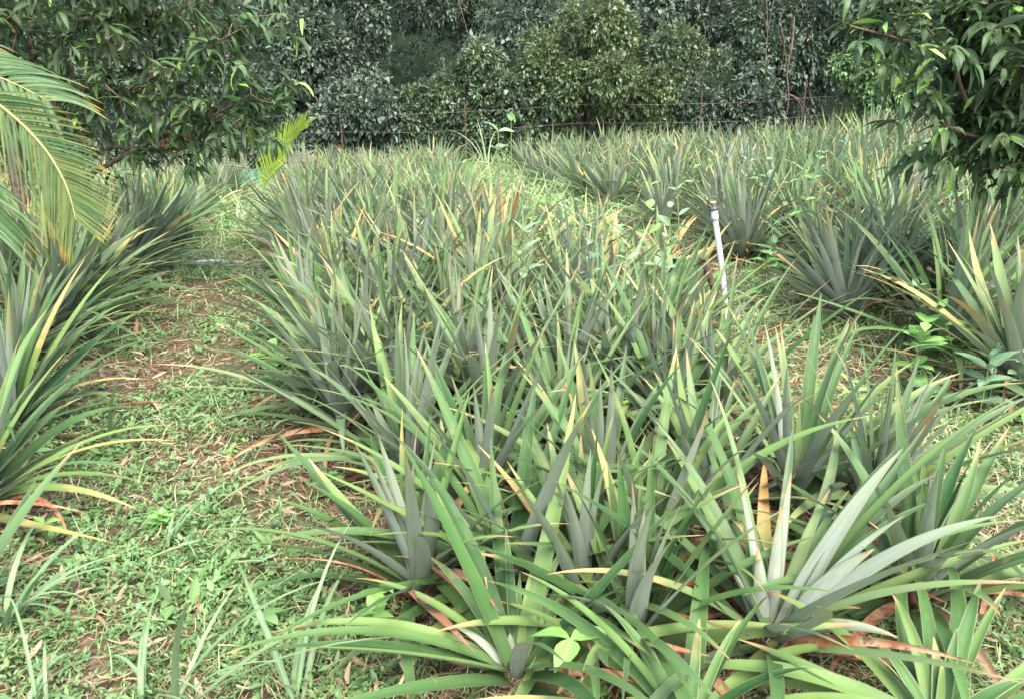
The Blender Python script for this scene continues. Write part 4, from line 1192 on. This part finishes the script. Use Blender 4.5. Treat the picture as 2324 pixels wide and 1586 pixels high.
gw = np.random.default_rng(444)
k_ = 0
for lo, hi, cnt_, lab, grp in (((850, 620), (1600, 900), 9, 'pale leafy weed poking up between the plants of the middle bed', 'pale weeds in the middle bed'),
                               ((1500, 480), (2300, 720), 14, 'pale leafy weed poking up between the plants of the right bed', 'pale weeds in the right bed'),
                               ((1060, 470), (1420, 640), 8, 'leafy weed in the grassy gap between the middle and right beds', 'weeds in the gap between the beds'),
                               ((1750, 740), (2250, 1000), 9, 'low leafy weed on the grassy right path', 'weeds on the right path'),
                               ((250, 1000), (560, 1500), 12, 'small round leaved weed on the left path', 'weeds on the left path'),
                               ((150, 430), (520, 600), 8, 'leafy weed in the grassy far left', 'weeds in the far left')):
    for _ in range(cnt_):
        b_ = ground_at(gw.uniform(lo[0], hi[0]), gw.uniform(lo[1], hi[1]))
        hh = gw.uniform(0.75, 1.1) if 'bed' == lab[-3:] else (0.07 if 'left path' in lab else gw.uniform(0.2, 0.5))
        big = 0.05 if 'left path' in lab else gw.uniform(0.10, 0.17)
        weed('leafy_weed', lab, 'weed', b_, hh, 2 if hh < 0.1 else int(gw.integers(4, 7)), big, big * gw.uniform(0.35, 0.6), M[['weedp', 'weedb', 'heart', 'weedp'][int(gw.integers(0, 4))]], 600 + k_, (gw.normal(0, 0.1), gw.normal(0, 0.1)), int(gw.integers(2, 4)), grp, k=5)
        k_ += 1


def lobed(label, base, h, L, seed, n=3, mat='weedp'):
    """leaves with five pointed lobes on long stalks"""
    g = np.random.default_rng(seed)
    root = empty('lobed_weed', base); tag(root, label, 'weed')
    sm = MB()
    for i in range(n):
        az = g.uniform(0, 6.28); rr = g.uniform(0.02, 0.25) * h * 2
        c = np.array([rr * math.cos(az), rr * math.sin(az), h * g.uniform(0.7, 1.05)])
        tube(sm, bez([0, 0, -0.02], [0, 0, h * 0.6], c, 8), 0.003, 5)
        mb = MB(); a0 = g.uniform(0, 6.28)
        az_ = a0 + np.array([-2.1, -1.1, 0, 1.1, 2.1]); ll = L * np.array([0.5, 0.85, 1.0, 0.85, 0.5])
        C, S = arcs(np.tile(c, (5, 1)), az_, g.normal(0.05, 0.15), ll, -0.5, 0, 6)
        ribbons(mb, C, S, ll * 0.5, leaf_prof(6, 0.45), g.uniform(0, 1), 0.1, 3, 0.06)
        mb.build('leaf', M[mat], root)
    sm.build('stem', M['stem'], root)


lobed('pale lobed weed leaves above the right bed near the right edge', gp(2090, 690), 0.55, 0.17, 81, 4)
lobed('pale lobed weed among the middle of the right bed', gp(2010, 720), 0.42, 0.16, 82, 4)
lobed('green lobed weed on the grassy right path', gp(2120, 915), 0.10, 0.15, 83, 4)
lobed('single star shaped leaf weed on the lower left path', gp(612, 1410), 0.05, 0.075, 84, 2, 'weed')
lobed('lobed seedling beside the front plant on the path edge', gp(850, 1400), 0.10, 0.07, 85, 3, 'weedb')
lobed('pale lobed weed at the right edge above the fallen leaves', gp(2265, 640), 0.5, 0.18, 86, 4)


def grass_clump(label, base, n, L, W, seed, spread=0.5, az=None, mat='blade', age=0.2, bend=1.1):
    g = np.random.default_rng(seed)
    root = empty('grass_clump', base); tag(root, label, 'grass clump', 'clumps of long grass')
    mb = MB()
    a = g.uniform(0, 6.28, n) if az is None else g.normal(az, spread, n)
    C, S = arcs(g.normal(0, 0.02, (n, 3)) * [1, 1, 0], a, g.uniform(0.7, 1.4, n), L * g.uniform(0.6, 1.15, n), -g.uniform(0.5, 1.4, n) * bend, g.normal(0, 0.3, n), 10, 1.2, g.normal(0, 0.2, n))
    C[..., 2] = np.maximum(C[..., 2], 0.015)
    ribbons(mb, C, S, W * g.uniform(0.7, 1.2, n), np.clip(1 - np.linspace(0, 1, 10) ** 2.5, 0.04, 1) * np.minimum(1, 0.5 + np.linspace(0, 1, 10) * 3), g.uniform(0, 1, n), np.clip(g.normal(age, 0.15, n), 0, 1), 3, 0.2)
    mb.build('blade', M[mat], root)


grass_clump('broad bladed pale grass clump at the bottom left of the path', gp(320, 1600), 9, 0.36, 0.013, 91, bend=2.0)
grass_clump('broad bladed grass clump with one long arching blade on the lower path', gp(405, 1620), 7, 0.62, 0.019, 92, az=0.7, spread=0.6, bend=1.3)
grass_clump('broad grass clump at the left edge of the path foreground', gp(20, 1430), 11, 0.44, 0.020, 93, az=0.2, spread=0.7, bend=1.6)
grass_clump('grass clump at the bottom left corner', gp(90, 1620), 9, 0.42, 0.014, 94, bend=1.9)
grass_clump('upright grass blades beside the front plant crossing its low leaf', gp(668, 1600), 4, 0.50, 0.018, 95, az=1.5, spread=0.4, bend=1.0)
grass_clump('blue grey grass blades bending over the path by the left plants', gp(250, 1000), 4, 0.50, 0.022, 96, az=-0.3, spread=0.3)
grass_clump('fallen grass shoot lying in the middle of the path', gp(395, 1240), 3, 0.32, 0.018, 97, az=1.2, spread=0.2, bend=1.6)
grass_clump('tall grass clump against the dark wood above the far pineapples', np.array([X_(1105, 17.5), 17.5, float(gz(0, 17.5))]), 22, 1.55, 0.03, 98, bend=1.3)
grass_clump('dense dark grass clump halfway down the left side of the path', gp(400, 560), 60, 0.75, 0.014, 99, bend=1.0)
grass_clump('grass clump at the far end of the left path', gp(540, 470), 50, 0.75, 0.016, 100, bend=1.0)
grass_clump('thin grass at the foot of the right bed', gp(2060, 760), 40, 0.5, 0.010, 101, bend=0.9)
grass_clump('thin seeding grass beside the right edge plants', gp(2200, 780), 40, 0.6, 0.009, 102, bend=0.8, age=0.4)
grass_clump('weedy grass behind the yellowing plants', gp(1240, 560), 60, 0.55, 0.012, 103, bend=1.0)

# fallen pineapple leaves
g = np.random.default_rng(33)
FALL = [((860, 905), 'fallen tan leaf'), ((880, 1045), 'x')]
for i, (px, py, az, lab) in enumerate([
        (2230, 1420, 0.9, 'curled orange red dead leaf at the right edge'), (1895, 1512, -0.4, 'brick red fallen leaf under the silvery plant'),
        (520, 640, 0.3, 'pinkish brown fallen leaf at the left edge of the middle bed'), (545, 890, 1.6, 'short dark dry leaf standing up on the path'),
        (310, 770, 1.5, 'brown dry leaf stub on the left of the path'), (690, 915, 0.5, 'dark red fallen leaf under the path side plants'),
        (270, 940, 0.2, 'brown dry leaf beside the left plants'), (2290, 960, 1.0, 'purple brown dead leaf on the right path'),
        (2080, 850, 0.2, 'pale orange dry leaf on the grassy right path'), (1700, 790, 0.1, 'straw coloured dry leaf behind the riser')]):
    b = gp(px, py)
    root = None
    up = 0.9 if 'standing' in lab or 'stub' in lab else (0.6 if 'curled' in lab else 0.15)
    C, S = arcs(np.zeros((1, 3)) + [0, 0, 0.04], az, up, 0.30 if 'stub' not in lab and 'short' not in lab else 0.14, -0.5, g.normal(0, 0.4), 10, 1.0, g.normal(0, 0.5))
    C[..., 2] = np.maximum(C[..., 2], 0.03)
    mb = MB(); ribbons(mb, C, S, 0.034, pine_prof(10), np.array([0.2 if 'red' in lab or 'orange' in lab else 0.8]), np.array([1.0]), 5, 0.4)
    o = mb.build('fallen_leaf', M['pine']); o.location = tuple(b)
    colour(o, 0, 0)
    tag(o, lab, 'dead leaf', 'dead pineapple leaves on the ground')


# ------------------------------------------------------------------ ground cover
def in_bed(x, y):
    """0 on the paths, 1 in the middle of a bed"""
    out = np.zeros_like(x)
    for bed, ly, lx, ry, rx, *_ in BEDS:
        xa = np.interp(y, ly, lx); xb = np.interp(y, ry, rx)
        out = np.maximum(out, sstep(-0.35, 0.1, np.minimum(x - xa, xb - x)) * (y > ly[0] - 0.6))
    return out


def field_points(g, n, r0, r1, power):
    u = g.uniform(0, 1, n)
    a = 1 - power
    r = (r0 ** a + u * (r1 ** a - r0 ** a)) ** (1 / a)
    th = g.uniform(R(-44), R(44), n)
    return r * np.sin(th), r * np.cos(th)


def lownoise(x, y):
    return (np.sin(x * 3.1 + 1.3 * np.sin(y * 2.3)) + np.sin(y * 3.7 + 1.1 * np.sin(x * 2.9 + 2)) + np.sin((x + y) * 6.3) * 0.6 + np.sin((x - 1.7 * y) * 9.1) * 0.4) / 3.0


g = np.random.default_rng(300)
# creeping weed: small tufts of leaves
n = 62000
x, y = field_points(g, n, 1.15, 19, 0.55)
keep = g.uniform(0, 1, n) < np.clip((0.50 + 0.85 * lownoise(x, y)) * (1 - 0.72 * in_bed(x, y)) * (1 - 0.35 * sstep(0.8, 1.8, x)), 0.06, 1)
x, y = x[keep], y[keep]; n = len(x)
rr = np.hypot(x, y)
sc = np.interp(rr, [1.2, 3, 6, 12, 19], [0.024, 0.030, 0.042, 0.065, 0.09]) * 0.78 * np.exp(g.normal(0, 0.38, n))
nl = 9
hgt = np.repeat(g.uniform(0.008, 0.055, n) * np.interp(rr, [1, 6, 15], [0.8, 1.2, 2.2]), nl)
az = g.uniform(0, 6.28, n * nl)
sR = np.repeat(sc, nl)
B = np.stack([np.repeat(x, nl) + np.cos(az) * sR * 0.3 + g.normal(0, 0.5, n * nl) * sR, np.repeat(y, nl) + np.sin(az) * sR * 0.3 + g.normal(0, 0.5, n * nl) * sR, np.zeros(n * nl)], -1)
B[:, 2] = gz(B[:, 0], B[:, 1]) + hgt * g.uniform(0.3, 1.1, n * nl)
C, S = arcs(B, az, g.normal(0.35, 0.45, n * nl), sR * g.uniform(0.6, 1.3, n * nl), -g.uniform(0, 1.0, n * nl), g.normal(0, 0.3, n * nl), 4, 1.0, g.normal(0, 0.4, n * nl))
mb = MB()
ribbons(mb, C, S, sR * g.uniform(0.25, 0.46, n * nl), leaf_prof(4, 0.4), np.clip(np.repeat(g.uniform(0, 1, n), nl) * 0.6 + g.uniform(0, 0.4, n * nl), 0, 1), np.clip(g.normal(0.2, 0.25, n * nl), 0, 1), 3, 0.12)
tag(mb.build('ground_cover', M['weed']), kind='stuff')

# thin grass, thicker on the right path and far back
n = 90000
x, y = field_points(g, n, 1.3, 19, 0.45)
right = sstep(0.8, 1.8, x - 0.02 * y)
far = sstep(6, 10, y)
keep = g.uniform(0, 1, n) < np.clip((0.16 + 0.9 * right + 0.8 * far) * (0.7 + 0.4 * lownoise(x * 0.7, y * 0.7)) * (1 - 0.55 * in_bed(x, y)), 0, 1)
x, y = x[keep], y[keep]; n = len(x); rr = np.hypot(x, y)
L = np.interp(rr, [1.2, 4, 8, 19], [0.10, 0.15, 0.26, 0.42]) * g.uniform(0.5, 1.3, n)
W = np.interp(rr, [1.2, 4, 8, 19], [0.004, 0.0055, 0.009, 0.016])
C, S = arcs(np.stack([x, y, gz(x, y)], -1), g.uniform(0, 6.28, n), g.uniform(0.1, 1.35, n), L, -g.uniform(0.3, 1.8, n), g.normal(0, 0.4, n), 6, 1.0, g.normal(0, 0.4, n))
C[..., 2] = np.maximum(C[..., 2], gz(C[..., 0], C[..., 1]) + 0.01)
mb = MB()
n2 = 26000
x2 = g.uniform(-16, 16, n2); y2 = g.uniform(9, 21.5, n2)
k2 = np.abs(x2) < 0.75 * y2 + 1
k2 &= g.uniform(0, 1, n2) < 0.35 + 0.65 * (1 - in_bed(x2, y2))
x2, y2 = x2[k2], y2[k2]; n2 = len(x2)
C2, S2 = arcs(np.stack([x2, y2, gz(x2, y2)], -1), g.uniform(0, 6.28, n2), g.uniform(0.4, 1.45, n2), g.uniform(0.25, 0.75, n2), -g.uniform(0.3, 1.6, n2), g.normal(0, 0.4, n2), 6, 1.0, g.normal(0, 0.4, n2))
C2[..., 2] = np.maximum(C2[..., 2], gz(C2[..., 0], C2[..., 1]) + 0.01)
ribbons(mb, C2, S2, g.uniform(0.012, 0.03, n2), np.clip(1 - np.linspace(0, 1, 6) ** 2, 0.05, 1), g.uniform(0, 1, n2), np.clip(g.normal(0.2, 0.25, n2), 0, 1), 3, 0.15)
ribbons(mb, C, S, W, np.clip(1 - np.linspace(0, 1, 6) ** 2, 0.05, 1), g.uniform(0, 1, n), np.clip(g.normal(0.30, 0.3, n) + 0.22 * right[keep], 0, 1), 3, 0.15)
tag(mb.build('grass', M['grass']), kind='stuff')

# dry litter: straw, stems, small dead leaves
n = 80000
x, y = field_points(g, n, 1.15, 17, 0.6)
keep = g.uniform(0, 1, n) < np.clip(0.55 - 0.5 * lownoise(x, y) + 0.25 * in_bed(x, y), 0.18, 1)
x, y = x[keep], y[keep]; n = len(x); rr = np.hypot(x, y)
L = np.interp(rr, [1.2, 4, 17], [0.05, 0.07, 0.14]) * g.uniform(0.4, 1.5, n)
W = L * np.where(g.uniform(0, 1, n) < 0.07, g.uniform(0.12, 0.28, n), g.uniform(0.03, 0.07, n))
C, S = arcs(np.stack([x, y, gz(x, y) + g.uniform(0.004, 0.055, n) * np.interp(rr, [1, 4, 12], [0.8, 1.1, 2])], -1), g.uniform(0, 6.28, n), g.normal(0.05, 0.25, n), L, g.normal(0, 0.4, n), g.normal(0, 0.7, n), 4, 1.0, g.normal(0, 0.5, n))
C[..., 2] = np.maximum(C[..., 2], gz(C[..., 0], C[..., 1]) + 0.004)
mb = MB()
ribbons(mb, C, S, W, np.array([0.5, 1, 0.9, 0.2]), g.uniform(0, 1, n), np.clip(g.normal(0.35, 0.3, n), 0, 1), 3, 0.1)
tag(mb.build('leaf_litter', M['litter']), kind='stuff')
